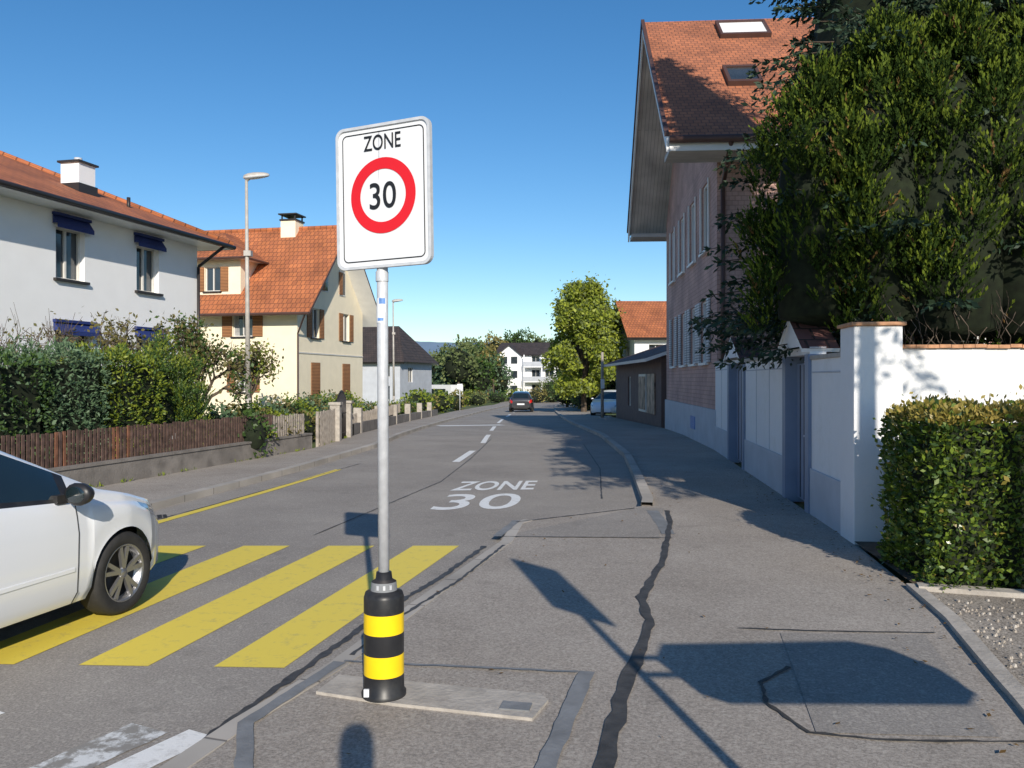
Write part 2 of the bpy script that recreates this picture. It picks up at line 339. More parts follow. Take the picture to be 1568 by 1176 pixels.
for i in range(300):
    y=random.uniform(3.7,16); x=random.uniform(interp(Rk,y)+.1,interp(Re,y)-.05)
    if random.random()<.6: x=interp(Re,y)-abs(random.gauss(.03,.2))
    r=random.uniform(.008,.024);a=random.random()*6.28
    b.face([(x+r*math.cos(a+k*1.57)*(1 if k%2 else .5),y+r*math.sin(a+k*1.57)*(1 if k%2 else .5),PH+.012+random.random()*.01) for k in range(4)],L['thuja_brown'])
b.build('fallen_leaves',weld=False)

# markings
b=MB()
nx=[-1.80,-2.63,-3.46,-4.3,-5.1]; fx=[-1.03,-1.91,-2.79,-3.66,-4.5]
for i,(a,f) in enumerate(zip(nx,fx)):
    yn=5.0+.03*i; yf=8.62
    b.face([(a,yn,.004),(a+.43,yn-.02,.004),(f+.48,yf,.004),(f,yf,.004)],M['yellow'])
b.build('zebra_crossing')
b=MB(); ribbon(b,[(-4.30,9.94),(-3.75,13),(-3.32,15.86)],.13,.005,M['yellow'],jit=.004,step=.4)
b.build('yellow_edge_line')
b=MB()
for (a,c,w) in [(17.3,20,.16),(22.4,26,.14),(29,33,.14),(37,43,.14),(48,54,.14),(60,66,.14)]:
    f=lambda y:(interp(Lk,y)*.52+interp(Rk,y)*.48)+ (-.32 if y<21 else -.25)
    ribbon(b,[(f(a),a),(f(c),c)],w,.005,M['white'],step=1)
ribbon(b,[(-3.0,33.6),(-.4,34.6)],.8,.006,M['white'],step=1)
ribbon(b,[(-1.52,4.06),(-1.67,3.78),(-2.35,2.4)],.18,.005,M['white'],jit=.006,step=.2)
ribbon(b,[(-2.72,4.35),(-2.85,4.1),(-3.5,3)],.2,.005,M['white'],jit=.006,step=.2)
b.build('road_marking')
b=MB(); ribbon(b,[(-1.80,4.12),(-2.0,3.72),(-2.6,2.6)],.26,.005,M['whiteworn'],jit=.01,step=.1); b.build('worn_road_marking')
def text(name,body,o,right,up,w,h,mat,parent=None,bold=.0,extr=0):
    cu=bpy.data.curves.new(name,'FONT'); cu.body=body; cu.size=1; cu.offset=bold
    cu.resolution_u=6
    ob=bpy.data.objects.new(name+'_tmp',cu); COL.objects.link(ob); bpy.context.view_layer.update()
    dg=bpy.context.evaluated_depsgraph_get(); me=bpy.data.meshes.new_from_object(ob.evaluated_get(dg))
    bpy.data.objects.remove(ob)
    xs=[v.co.x for v in me.vertices]; ys=[v.co.y for v in me.vertices]; x0,x1,y0,y1=min(xs),max(xs),min(ys),max(ys)
    o=Vector(o);right=Vector(right);up=Vector(up)
    for v in me.vertices:
        u=(v.co.x-x0)/(x1-x0)*w; t=(v.co.y-y0)/(y1-y0)*h
        v.co=o+right*u+up*t
    me.name=name; me.materials.clear(); me.materials.append(mat)
    ob=bpy.data.objects.new(name,me); link(ob,parent); return ob
zt=empty('zone_thirty_road_lettering')
text('word_zone','ZONE',(-.97,12.85,.005),(1,.10,0),(.10,1,0),1.30,1.15,M['white'],zt,bold=.02)
text('number_30','30',(-1.10,10.95,.005),(1,.10,0),(.10,1,0),1.14,1.5,M['white'],zt,bold=.005)

# pavement repairs
z=PH+.004
b=MB()
b.face([(-.10,8.9,z),(1.66,10.85,z),(1.98,10.8,z),(1.55,8.75,z)],M['patch'])
b.face([(1.78,5.5,z),(1.45,3.95,z),(2.3,3.9,z),(2.72,5.45,z)],M['patch'])
b.build('asphalt_repair')
z2=.008+PH
b=MB()
ribbon(b,[(1.98,10.6),(1.92,10.1),(1.74,9.2),(1.56,8.4),(1.38,7.6),(1.22,7.1),(1.0,6.4),(.96,5.8),(.84,5.3),(.73,4.9),(.63,4.6),(.54,4.2),(.42,3.7),(.2,2.6)],.05,z2,M['tar'],jit=.014,step=.12,w2=.092)
ribbon(b,[(1.53,5.6),(2.1,5.53),(2.81,5.5)],.018,z2,M['tar'],jit=.005,step=.06)
ribbon(b,[(1.62,4.85),(1.38,4.6),(1.32,4.3),(1.42,3.95),(1.75,3.86),(2.45,3.84)],.022,z2,M['tar'],jit=.008,step=.06)
ribbon(b,[(-.08,8.4),(-.45,6.9),(-.78,5.9),(-.98,5.05)],.028,z2,M['tar'],jit=.009,step=.06)
ribbon(b,[(-.15,8.85),(1.7,8.78)],.022,z2,M['tar'],jit=.007,step=.06)
ribbon(b,[(.05,9.75),(1.6,10.8)],.025,z2,M['tar'],jit=.006,step=.08)
b.build('tar_seam')
b=MB(); ribbon(b,[(-1.50,3.9),(-1.26,4.9),(-.92,6.3),(-.61,7.3),(-.28,8.6)],.05,.006,M['tar'],jit=.014,step=.06)
ribbon(b,[(-2.2,9.2),(-1.2,14),(-.9,18),(-.6,24)],.018,.006,M['tar'],jit=.006,step=.1)
ribbon(b,[(-6.4,2),(-4.2,11),(-3.1,17)],.018,.006,M['tar'],jit=.006,step=.1)
ribbon(b,[(1.3,12),(1.7,16),(1.9,22)],.018,.006,M['tar'],jit=.006,step=.1)
b.build('tar_seam')
b=MB()
ribbon(b,[(-1.08,3.3),(-1.30,4.05),(-1.02,4.92)],.075,z2+.003,M['greyseal'],jit=.006,step=.08)
ribbon(b,[(-1.0,4.93),(.38,4.75)],.025,z2+.005,M['greyseal'],jit=.006,step=.08)
ribbon(b,[(.43,4.76),(.10,3.4)],.09,z2+.003,M['greyseal'],jit=.006,step=.08)
ribbon(b,[(1.70,9.0),(1.80,10.6)],.15,z2-.002,M['greyseal'],jit=.01,step=.1)
ribbon(b,[(-.16,8.85),(.06,9.85)],.1,z2,M['greyseal'],jit=.01,step=.1)
b.build('grey_seam')
b=MB(); zz=PH+.016
P=[(-.98,4.69),(.15,4.41),(.19,4.33),(.10,4.09),(-.62,4.28),(-1.05,4.44)]
b.face([(x,y,zz) for x,y in P][::-1],M['concrete'])
for i in range(len(P)):
    p,q=P[i],P[(i+1)%len(P)]; b.face([(p[0],p[1],zz),(q[0],q[1],zz),(q[0],q[1],0),(p[0],p[1],0)],M['concrete'])
b.build('concrete_base')
b=MB(); b.obox((.02,4.23,zz+.003),(.075,-.015,0),(.01,.05,0),(0,0,.004),M['greyseal']); b.build('cover_plate')
b=MB(); b.obox((-4.55,10.35,.008),(.2,.09,0),(-.06,.13,0),(0,0,.004),M['darkmetal'])
for i in range(6): b.obox((-4.55+(-.16+.065*i)*.95,10.35+(-.16+.065*i)*.4,.014),(.006,.002,0),(-.05,.11,0),(0,0,.002),M['wallconc'])
b.build('storm_drain')

# ------------------------------------------------------------------ zone sign
def rrect(w,h,r,n=6):
    pts=[]
    for cx,cz,a0 in ((w/2-r,h/2-r,0),(-w/2+r,h/2-r,90),(-w/2+r,-h/2+r,180),(w/2-r,-h/2+r,270)):
        for i in range(n+1):
            a=math.radians(a0+90*i/n); pts.append((cx+r*math.cos(a),cz+r*math.sin(a)))
    return pts
def ring(b,A,B,y,mat):
    n=len(A)
    for i in range(n):
        j=(i+1)%n; b.face([(A[i][0],y,A[i][1]),(A[j][0],y,A[j][1]),(B[j][0],y,B[j][1]),(B[i][0],y,B[i][1])][::-1],mat)
def zone_panel(root,zc,rz,w=.58,h=.76,off=(0,0)):
    e=bpy.data.objects.new('sign_panel',None); link(e,root); e.location=(off[0],off[1],zc); e.rotation_euler=(0,math.radians(-1.0),rz)
    b=MB(); O=rrect(w,h,.05); I=rrect(w-.03,h-.03,.04)
    y0=-.045
    b.face([(p[0],y0+.004,p[1]) for p in I],M['signwhite'])
    ring(b,O,I,y0-.006,M['galv'])
    for R,ya,yb in ((O,y0-.006,y0+.022),(I,y0+.004,y0-.006)):
        for i in range(len(R)):
            p,q=R[i],R[(i+1)%len(R)]; b.face([(p[0],ya,p[1]),(q[0],ya,q[1]),(q[0],yb,q[1]),(p[0],yb,p[1])],M['galv'])
    b.face([(p[0],y0+.022,p[1]) for p in O][::-1],M['galv'])
    A=rrect(w-.075,h-.075,.03);B=rrect(w-.087,h-.087,.024); ring(b,A,B,y0+.002,M['signblack'])
    C=lambda r:[(r*math.cos(2*math.pi*i/64),r*math.sin(2*math.pi*i/64)) for i in range(64)]
    ring(b,C(.200),C(.140),y0+.001,M['signred'])
    for sx in (-.04,.04):
        for sz in (-.3,.3): b.box(sx-.01,sx+.01,y0+.022,.05,sz-.02,sz+.02,M['galv'])
    b.build('plate',e)
    text('lettering_zone','ZONE',(-.115,y0,.242),(1,0,0),(0,0,1),.23,.082,M['signblack'],e,bold=.008)
    text('lettering_30','30',(-.082,y0,-.07),(1,0,0),(0,0,1),.164,.14,M['signblack'],e,bold=.008)
    return e
sg=empty('zone_30_traffic_sign',(-.68,4.40,PH+.016))
b=MB(); b.tube((0,0,.5),(.0-.012,0,2.98),.0295,.0295,M['galv'],n=24); b.build('pole',sg)
b=MB(); K=M['black'];Y=M['yellowband']
prof=[(.118,0),(.118,.02),(.108,.03),(.106,.115),(.106,.225),(.106,.335),(.106,.44),(.106,.52),(.098,.545),(.070,.555),(.066,.60),(.045,.612),(.040,.65),(.030,.652)]
mt=[K,K,K,Y,K,Y,K,K,K,M['greyseal'],M['darkmetal'],K,K]
b.lathe(prof,(0,0,0),mt,40)
for k in range(3):
    a=-1.9+k*.5; b.obox((.062*math.cos(a),.062*math.sin(a),.578),(.01*math.cos(a),.01*math.sin(a),0),(-.006*math.sin(a),.006*math.cos(a),0),(0,0,.012),M['galv'])
b.box(-.09,-.063,-.098,-.086,.02,.06,M['signwhite'])
b.build('bollard',sg)
b=MB(); b.lathe([(.0303,0),(.0305,.0),(.0305,.13),(.0303,.13)],(-.009,0,1.97),M['signwhite'],24)
# small sticker wraps only the front of the pole
for a0,a1,z0,z1_ in ((-2.0,-.9,2.07,2.10),(-2.3,-1.2,1.98,1.995)):
    for k in range(6):
        t0=a0+(a1-a0)*k/6; t1=a0+(a1-a0)*(k+1)/6; R_=.0312
        b.face([(-.009+R_*math.cos(t0),R_*math.sin(t0),z0),(-.009+R_*math.cos(t1),R_*math.sin(t1),z0),(-.009+R_*math.cos(t1),R_*math.sin(t1),z1_),(-.009+R_*math.cos(t0),R_*math.sin(t0),z1_)],M['bluestick'])
b.lathe([(.034,0),(.034,.05),(.03,.055)],(-.010,0,2.19),M['galv'],24); b.build('stickers',sg)
zone_panel(sg,2.69-PH,math.radians(-24),off=(.018,0))
s2=empty('direction_signpost',(1.46,1.05,PH))
b=MB(); b.tube((0,0,0),(0,0,3.1),.03,.03,M['galv'],n=16)
b.obox((.0,-.05,2.78),(.20,-.25,0),(.008,.006,0),(0,0,.40),M['signwhite'])
R=[(.20,-.20),(.30,-.27),(1.52,-.28),(1.68,-.2),(1.74,0),(1.68,.2),(1.52,.28),(.30,.25),(.16,.1)]
for yy in(.05,.07): b.face([(x,yy,1.80+q*.9) for x,q in (R if yy<.06 else R[::-1])],M['signboard'])
b.box(0,.24,.052,.068,1.74,1.78,M['galv']); b.box(0,.3,.052,.068,1.88,1.92,M['galv'])
b.build('post_and_boards',s2)

# ------------------------------------------------------------------ street lamps
def lamp(loc,hh,rz=0):
    e=empty('street_lamp',loc,rz); b=MB()
    b.tube((0,0,0),(0,0,1.2),.085,.08,M['lampgrey'],n=16); b.tube((0,0,1.2),(-.05,0,hh),.075,.04,M['lampgrey'],n=16)
    b.tube((-.05,0,hh-.02),(.05,0,hh+.05),.04,.035,M['lampgrey'],n=10)
    b.box(-.1,.1,-.1,.1,5.2,5.35,M['lampgrey'])
    b.build('pole',e)
    b=MB(); xs=[-.14,-.1,0,.15,.3,.45,.56,.6]; ws=[.02,.10,.14,.15,.14,.11,.07,.02]; hs=[.02,.08,.11,.12,.11,.09,.06,.02]
    rings=[]
    for x,w,h in zip(xs,ws,hs): rings.append([(x,w*math.cos(t),.08+x*.1+h*(math.sin(t) if math.sin(t)>0 else .6*math.sin(t))+hh) for t in [2*math.pi*i/14 for i in range(14)]])
    for A,B in zip(rings[:-1],rings[1:]):
        for i in range(14):
            j=(i+1)%14; b.face([A[i],B[i],B[j],A[j]],M['signwhite'] if i>6 else M['lampgrey'],smooth=True)
    b.build('lamp_head',e)
lamp((-7.45,23.4,0),7.35); lamp((-7.7,54,zg(54)),7.3)

# ------------------------------------------------------------------ building helpers
def wall(b,o,u,n,W,H,holes,mat,depth=.14,glass=None,frame=None,sill=True,mull=1,curt=False):
    o=Vector(o);u=Vector(u).normalized();n=Vector(n).normalized();up=Vector((0,0,1))
    us=sorted({0,W}|{h[0] for h in holes}|{h[1] for h in holes}); zs=sorted({0,H}|{h[2] for h in holes}|{h[3] for h in holes})
    flip=u.cross(up).dot(n)<0
    P=lambda a,c,d=0:o+u*a+up*c+n*d
    def q(pts,m,uv=None):
        if flip:
            pts=pts[::-1]; uv=uv[::-1] if uv else None
        b.face(pts,m,uv=uv)
    for a,c in zip(us[:-1],us[1:]):
        for d,e in zip(zs[:-1],zs[1:]):
            if any(h[0]-1e-6<=a and c<=h[1]+1e-6 and h[2]-1e-6<=d and e<=h[3]+1e-6 for h in holes): continue
            q([P(a,d),P(c,d),P(c,e),P(a,e)],mat,[(a,d),(c,d),(c,e),(a,e)])
    for h in holes:
        a,c,d,e=h[:4]
        q([P(a,d),P(a,d,-depth),P(a,e,-depth),P(a,e)][::-1],mat); q([P(c,d),P(c,e),P(c,e,-depth),P(c,d,-depth)][::-1],mat)
        q([P(a,e),P(a,e,-depth),P(c,e,-depth),P(c,e)][::-1],mat); q([P(a,d),P(c,d),P(c,d,-depth),P(a,d,-depth)][::-1],mat)
        q([P(a,d,-depth),P(c,d,-depth),P(c,e,-depth),P(a,e,-depth)],glass or M['glass'])
        fw=.05; F=frame or M['frame']
        cz=(d+e)/2;cu_=(a+c)/2
        for s_ in (a+fw/2,c-fw/2): b.obox(P(s_,cz,-depth+.03),u*fw/2,n*.03,up*((e-d)/2),F)
        for s_ in (d+fw/2,e-fw/2): b.obox(P(cu_,s_,-depth+.028),u*((c-a)/2-fw),n*.028,up*fw/2,F)
        for k in range(mull):
            x=a+(c-a)*(k+1)/(mull+1); b.obox(P(x,cz,-depth+.026),u*.03,n*.026,up*((e-d)/2-fw),F)
        if curt:
            q([P(a+.05,d+.05,-depth+.004),P(a+(c-a)*.28,d+.05,-depth+.004),P(a+(c-a)*.22,e-.05,-depth+.004),P(a+.05,e-.05,-depth+.004)],M['curtain'])
        if sill: b.obox(P(cu_,d-.03,.03),u*((c-a)/2+.08),n*.06,up*.03,frame if sill=='f' else M['darkmetal'])
def slab(b,p0,p1,p2,p3,th,mat,under,edge):
    P=[Vector(p) for p in (p0,p1,p2,p3)]; n=(P[1]-P[0]).cross(P[3]-P[0]).normalized()
    if n.z<0: n=-n; P=[P[1],P[0],P[3],P[2]]
    Q=[p-n*th for p in P]
    b.face(P,mat); b.face([Q[0],Q[3],Q[2],Q[1]],under)
    for i in range(4):
        j=(i+1)%4; b.face([P[i],Q[i],Q[j],P[j]],edge)
def shutters(b,o,u,n,h,mat,w=.45,open_=True):
    o=Vector(o);u=Vector(u);n=Vector(n);up=Vector((0,0,1)); a,c,d,e=h[:4]
    for x0 in (a-w-.03,c+.03):
        cc=o+u*(x0+w/2)+n*.035+up*(d+e)/2
        b.obox(cc,u*w/2,n*.02,up*(e-d)/2,mat)

# ---- white house left
a=math.radians(13); wh=empty('white_house',(-9.5,25,0),-a)
b=MB()
H=5.95
holes=[(16-5.60,16-4.66,4.12,5.36),(16-2.74,16-1.80,4.12,5.36),(16-5.62,16-4.4,1.55,2.95),(16-2.75,16-1.75,1.55,2.95),(16-9.3,16-8.3,4.12,5.36),(16-9.3,16-8.3,1.55,2.95),(16-13,16-12,4.12,5.36)]
wall(b,(0,-16,0),(0,1,0),(1,0,0),16,H,holes,M['whitewall'],depth=.2,curt=True)
wall(b,(-9.5,-16,0),(1,0,0),(0,-1,0),9.5,H,[],M['whitewall']); wall(b,(-9.5,0,0),(1,0,0),(0,1,0),9.5,H,[],M['whitewall']); wall(b,(-9.5,-16,0),(0,1,0),(-1,0,0),16,H,[],M['whitewall'])
b.build('walls',wh)
b=MB(); E=.75; ze=5.86; zr=8.25
xr=-4.75
slab(b,(E,-16-E,ze),(E,E,ze),(xr,-3.6,zr),(xr,-12,zr),.12,M['roof_o'],M['trimwhite'],M['darkmetal'])
slab(b,(-9.5-E,E,ze),(-9.5-E,-16-E,ze),(xr,-12,zr),(xr,-3.6,zr),.12,M['roof_o'],M['trimwhite'],M['darkmetal'])
T=M['roof_o']
b.face([(E,E,ze),(-9.5-E,E,ze),(xr,-3.6,zr)],T); b.face([(-9.5-E,-16-E,ze),(E,-16-E,ze),(xr,-12,zr)],T)
b.face([(E-.02,-16-E,ze-.14),(-9.5-E,-16-E,ze-.14),(-9.5-E,E-.02,ze-.14),(E-.02,E-.02,ze-.14)],M['trimwhite'])
b.build('roof',wh,weld=False)
b=MB()
b.tube((E+.05,-16-E,ze-.08),(E+.05,E,ze-.08),.06,.06,M['darkmetal'],n=10)
b.tube((-9.5,E+.05,ze-.08),(E,E+.05,ze-.08),.06,.06,M['darkmetal'],n=10)
b.tube((E+.03,.25,ze-.1),(.08,-.05,ze-.75),.045,.045,M['darkmetal'],n=8); b.tube((.08,-.05,ze-.75),(.08,-.05,0),.045,.045,M['darkmetal'],n=8)
b.tube((xr,-12,zr+.02),(xr,-3.6,zr+.02),.1,.1,M['roof_o'],n=8); b.tube((xr,-3.6,zr+.02),(E,E,ze+.02),.08,.08,M['roof_o'],n=8)
b.tube((-.9,-1.9,6.4),(-.9,-1.9,6.85),.05,.05,M['darkmetal'])
b.build('gutters',wh)
b=MB(); b.box(-1.72,-1.08,-3.6,-2.9,6.35,6.9,M['darkmetal']); b.box(-1.68,-1.12,-3.55,-2.95,6.9,7.45,M['whitewall']); b.box(-1.74,-1.06,-3.62,-2.88,7.45,7.50,M['darkmetal']); b.tube((-1.4,-3.25,7.5),(-1.4,-3.25,7.64),.1,.1,M['galv'])
b.build('chimney',wh)
b=MB()
for (y0,y1,zt_,ou) in ((-5.72,-4.52,5.60,.16),(-2.86,-1.68,5.60,.16),(-5.70,-4.32,3.08,.22),(-2.83,-1.67,3.08,.22),(-9.4,-8.2,5.60,.16),(-9.4,-8.2,3.08,.2)):
    s=.2
    b.face([(.02,y0,zt_),(.02,y1,zt_),(ou,y1,zt_-s),(ou,y0,zt_-s)][::-1],M['awning']); b.face([(ou,y0,zt_-s),(ou,y1,zt_-s),(ou,y1,zt_-s-.1),(ou,y0,zt_-s-.1)][::-1],M['awning'])
    b.box(.0,.09,y0,y1,zt_,zt_+.07,M['awning'])
    for yy in(y0,y1): b.face([(.02,yy,zt_),(ou,yy,zt_-s),(.02,yy,zt_-s)],M['awning'])
b.build('awnings',wh)

# ---- cream house
a=math.radians(12); ch=empty('cream_house',(-9.85,38,-.28),-a)
b=MB(); H=5.6; GW=7.8
fh=[(9.5-3.25,9.5-2.25,3.98,5.2),(9.5-3.1,9.5-2.3,1.4,2.75)]
wall(b,(-9.5,0,0),(1,0,0),(0,-1,0),9.5,H,fh,M['cream'],curt=True)
sh=[(1.45,2.3,3.98,5.4),(5.1,5.95,3.98,5.4),(1.45,2.3,1.25,2.8),(5.1,5.95,1.25,2.8)]
wall(b,(0,0,0),(0,1,0),(1,0,0),GW,H,sh,M['cream'],curt=True)
wall(b,(-9.5,GW,0),(1,0,0),(0,1,0),9.5,H,[],M['cream']); wall(b,(-9.5,0,0),(0,1,0),(-1,0,0),GW,H,[],M['cream'])
zr=9.5
b.face([(0,0,H),(0,GW,H),(0,GW/2,zr)],M['cream']); b.face([(-9.5,GW,H),(-9.5,0,H),(-9.5,GW/2,zr)],M['cream'])
for yy in (2.55,4.65):
    b.box(.0,.03,yy,yy+.75,6.3,7.6,M['frame']); b.box(.03,.035,yy+.07,yy+.68,6.37,7.5,M['glass']); b.box(.035,.06,yy-.05,yy+.35,6.35,7.5,M['shutter'])
b.box(.003,.03,-.0,GW,3.2,3.26,M['frame']); b.box(.0,.06,.02,GW,0,.7,M['greywall'])
b.build('walls',ch)
b=MB(); o1=(-9.5,0,0)
shutters(b,o1,(1,0,0),(0,-1,0),fh[0],M['shutter'],.5); shutters(b,o1,(1,0,0),(0,-1,0),fh[1],M['shutter'],.4)
for h in sh[:2]: shutters(b,(0,0,0),(0,1,0),(1,0,0),h,M['shutter'],.45)
for h in sh[2:]: b.box(.01,.05,h[0]-.04,h[1]+.04,h[2],h[3],M['shutter'])
b.build('shutters',ch)
b=MB(); E=.75; k=(zr-H)/(GW/2)
zE=H-k*E+.15; zR=zr+.15
slab(b,(-10.2,-E,zE),(E+.2,-E,zE),(E+.2,GW/2,zR),(-10.2,GW/2,zR),.12,M['roof_o'],M['trimwhite'],M['brownmetal'])
slab(b,(-10.2,GW+E,zE),(E+.2,GW+E,zE),(E+.2,GW/2,zR),(-10.2,GW/2,zR),.12,M['roof_o'],M['trimwhite'],M['brownmetal'])
b.tube((-10.2,GW/2,zR),(E+.2,GW/2,zR),.12,.12,M['roof_o'],n=8)
b.tube((-10.2,-E-.06,zE-.05),(E+.2,-E-.06,zE-.05),.07,.07,M['brownmetal'])
b.tube((E,-E,zE-.08),(.06,-.06,zE-.9),.04,.04,M['brownmetal']); b.tube((.06,-.06,zE-.9),(.06,-.06,0),.04,.04,M['brownmetal'])
b.build('roof',ch,weld=False)
b=MB()
x0,x1,y0,y1,z0,z1=-7.2,-3.0,.25,5,5.2,7.75
wall(b,(x0,y0,z0),(1,0,0),(0,-1,0),x1-x0,z1-z0,[(2.35,3.15,.95,2.1)],M['cream']); wall(b,(x1,y0,z0),(0,1,0),(1,0,0),y1-y0,z1-z0,[],M['cream'])
shutters(b,(x0,y0,z0),(1,0,0),(0,-1,0),(2.35,3.15,.95,2.1),M['shutter'],.4)
e=.5; xc=(x0+x1)/2; C=(xc,2.2,9.3)
A_=[(x0-e,y0-e,z1-.1),(x1+e,y0-e,z1-.1),(x1+e,y1,z1-.1),(x0-e,y1,z1-.1)]
b.face([A_[0],A_[1],C],M['roof_o']); b.face([A_[1],A_[2],(xc,5,9.3),C],M['roof_o']); b.face([A_[3],A_[0],C,(xc,5,9.3)],M['roof_o']); 
b.face([(p[0],p[1],p[2]-.02) for p in A_][::-1],M['trimwhite'])
b.tube((x0-e,y0-e-.04,z1-.12),(x1+e,y0-e-.04,z1-.12),.06,.06,M['brownmetal']); b.tube((x1+e+.04,y0-e,z1-.12),(x1+e+.04,y1-1,z1-.12),.06,.06,M['brownmetal'])
b.build('dormer',ch,weld=False)
b=MB(); b.box(-2.6,-1.8,3.4,4.3,8.8,10.0,M['cream']); b.box(-2.65,-1.75,3.35,4.35,10.0,10.08,M['darkmetal'])
for x in(-2.55,-1.85):
    for y in(3.45,4.25): b.box(x-.03,x+.03,y-.03,y+.03,10.08,10.3,M['darkmetal'])
b.box(-2.7,-1.7,3.3,4.4,10.3,10.36,M['darkmetal']); b.build('chimney',ch)

# ---- right pink house
a=math.radians(4); rh=empty('pink_shingle_house',(4.85,19.6,0),-a)
b=MB(); H=7.3; W=10.3
lo=[(1.3,2.3,2.15,3.75),(3.2,4.2,2.15,3.75),(5.2,6.2,2.15,3.75),(7.6,8.6,2.15,3.75)]
up_=[(1.1,2.2,5.0,6.75),(3.3,4.4,5.0,6.75),(5.5,6.6,5.0,6.75),(7.8,8.9,5.0,6.75)]
sg_=M['shingle']
wall(b,(0,0,1.0),(0,1,0),(-1,0,0),W,H-1.0,[(x,y,p-1,q-1) for x,y,p,q in lo+up_],sg_,depth=.1,frame=M['trimwhite'],sill='f')
fr_=[(1.9,2.9,2.2,3.8),(1.9,2.9,5.0,6.6),(5,6,2.2,3.8),(5,6,5,6.6)]
wall(b,(0,0,1.0),(1,0,0),(0,-1,0),13,H-1.0,[(x,y,p-1,q-1) for x,y,p,q in fr_],sg_,depth=.1,frame=M['trimwhite'],sill='f')
wall(b,(0,W,1),(1,0,0),(0,1,0),13,H-1,[],sg_); wall(b,(13,0,0),(0,1,0),(1,0,0),W,H,[],sg_)
b.face([(0,0,H),(0,W/2,12.3),(0,W,H)],sg_); b.face([(13,0,H),(13,W,H),(13,W/2,12.3)],sg_)
b.build('walls',rh)
b=MB(); b.box(-.05,13,-.05,W+.05,-.6,.998,M['greywall']); 
b.box(-.07,-.045,3.1,3.9,.35,.7,M['bluestick']); b.build('plinth',rh)
b=MB()
for h in lo: shutters(b,(0,0,0),(0,1,0),(-1,0,0),h,M['shutterw'],.42)
for h in up_: shutters(b,(0,0,0),(0,1,0),(-1,0,0),h,M['trimwhite'],.07)
for h in fr_: shutters(b,(0,0,0),(1,0,0),(0,-1,0),h,M['trimwhite'],.10)
b.build('shutters',rh)
b=MB(); E=1.05; OX=1.25; k=(12.3-H)/(W/2); zR=12.3+.12
zE=H-.1; 
slab(b,(-OX,-E,zE),(14,-E,zE),(14,W/2,zR),(-OX,W/2,zR),.16,M['roof_b'],M['soffit'],M['trimwhite'])
slab(b,(-OX,W+E,zE),(14,W+E,zE),(14,W/2,zR),(-OX,W/2,zR),.16,M['roof_b'],M['soffit'],M['trimwhite'])
b.build('roof',rh,weld=False)
b=MB(); S3=M['soffit']
b.box(-OX+.02,13.9,-E+.02,-.0,zE-.34,zE-.2,S3)
b.box(-OX+.02,13.9,W,W+E-.02,zE-.34,zE-.2,S3)
b.box(-OX+.01,13.9,-E-.02,-E+.015,zE-.34,zE-.12,M['trimwhite'])
for s_ in(0,1):
    y0_=-E if s_==0 else W+E
    p=Vector((-OX-.03,y0_,zE-.06)); q=Vector((-OX-.03,W/2,zR-.06)); d=(q-p)
    b.obox((p+q)/2-Vector((0,0,.12)),(.025,0,0),d/2,(0,0,.17),M['trimwhite'])
    b.obox((p+q)/2+Vector((-.02,0,.10)),(.05,0,0),d/2,(0,0,.05),M['brownmetal'])
b.tube((-OX,-E-.1,zE-.1),(14,-E-.1,zE-.1),.085,.085,M['brownmetal'],n=10)
b.tube((.12,-E-.08,zE-.15),(.12,-.10,zE-.9),.055,.055,M['brownmetal']); b.tube((.12,-.10,zE-.9),(.12,-.10,.1),.055,.055,M['brownmetal'])
b.build('eaves',rh)
def skylight(b,xa,xb,ta,tb,m):
    d=Vector((0,W/2+E,zR-zE)); n=Vector((0,-(zR-zE),W/2+E)).normalized(); o=Vector((0,-E,zE))
    P=lambda x,t,h:o+Vector((x,0,0))+d*t+n*h
    for (x0,x1,t0,t1) in((xa-.08,xa,ta,tb),(xb,xb+.08,ta,tb),(xa-.08,xb+.08,tb,tb+.015),(xa-.08,xb+.08,ta-.015,ta)):
        c=P((x0+x1)/2,(t0+t1)/2,.06); b.obox(c,Vector(((x1-x0)/2,0,0)),d*((t1-t0)/2),n*.07,M['brownmetal'])
    b.obox(P((xa+xb)/2,(ta+tb)/2,.05),Vector(((xb-xa)/2,0,0)),d*((tb-ta)/2),n*.04,m)
b=MB(); skylight(b,.85,2.1,.81,.93,M['trimwhite']); skylight(b,.55,1.25,.37,.48,M['glass']); b.build('skylights',rh)

# ---- low annex further on
ax=empty('shop_annex',(5.62,31.2,zg(38)-.1),0)
b=MB()
wall(b,(0,0,0),(0,1,0),(-1,0,0),13.5,3.0,[(2.0,3.6,.7,2.3),(8,9,.8,2.2)],M['brownwall'],sill=False); wall(b,(0,0,0),(1,0,0),(0,-1,0),8,3.0,[],M['brownwall']); wall(b,(0,13.5,0),(1,0,0),(0,1,0),8,3.0,[],M['brownwall'])
b.face([(8,0,0),(8,13.5,0),(8,13.5,3),(8,0,3)],M['brownwall'])
b.box(-.06,-.01,1.2,3.0,.7,2.3,M['poster']); b.box(-.06,-.01,3.3,5.2,.7,2.3,M['frame']); b.box(-.08,-.06,3.4,5.1,.8,2.2,M['poster'])
b.build('walls',ax)
b=MB()
slab(b,(-.7,-.5,2.85),(-.7,14,2.85),(2.4,14,3.9),(2.4,-.5,3.9),.12,M['roof_m'],M['trimwhite'],M['trimwhite'])
slab(b,(8.4,-.5,2.85),(8.4,14,2.85),(2.4,14,3.9),(2.4,-.5,3.9),.12,M['roof_m'],M['trimwhite'],M['trimwhite'])
b.build('roof',ax)

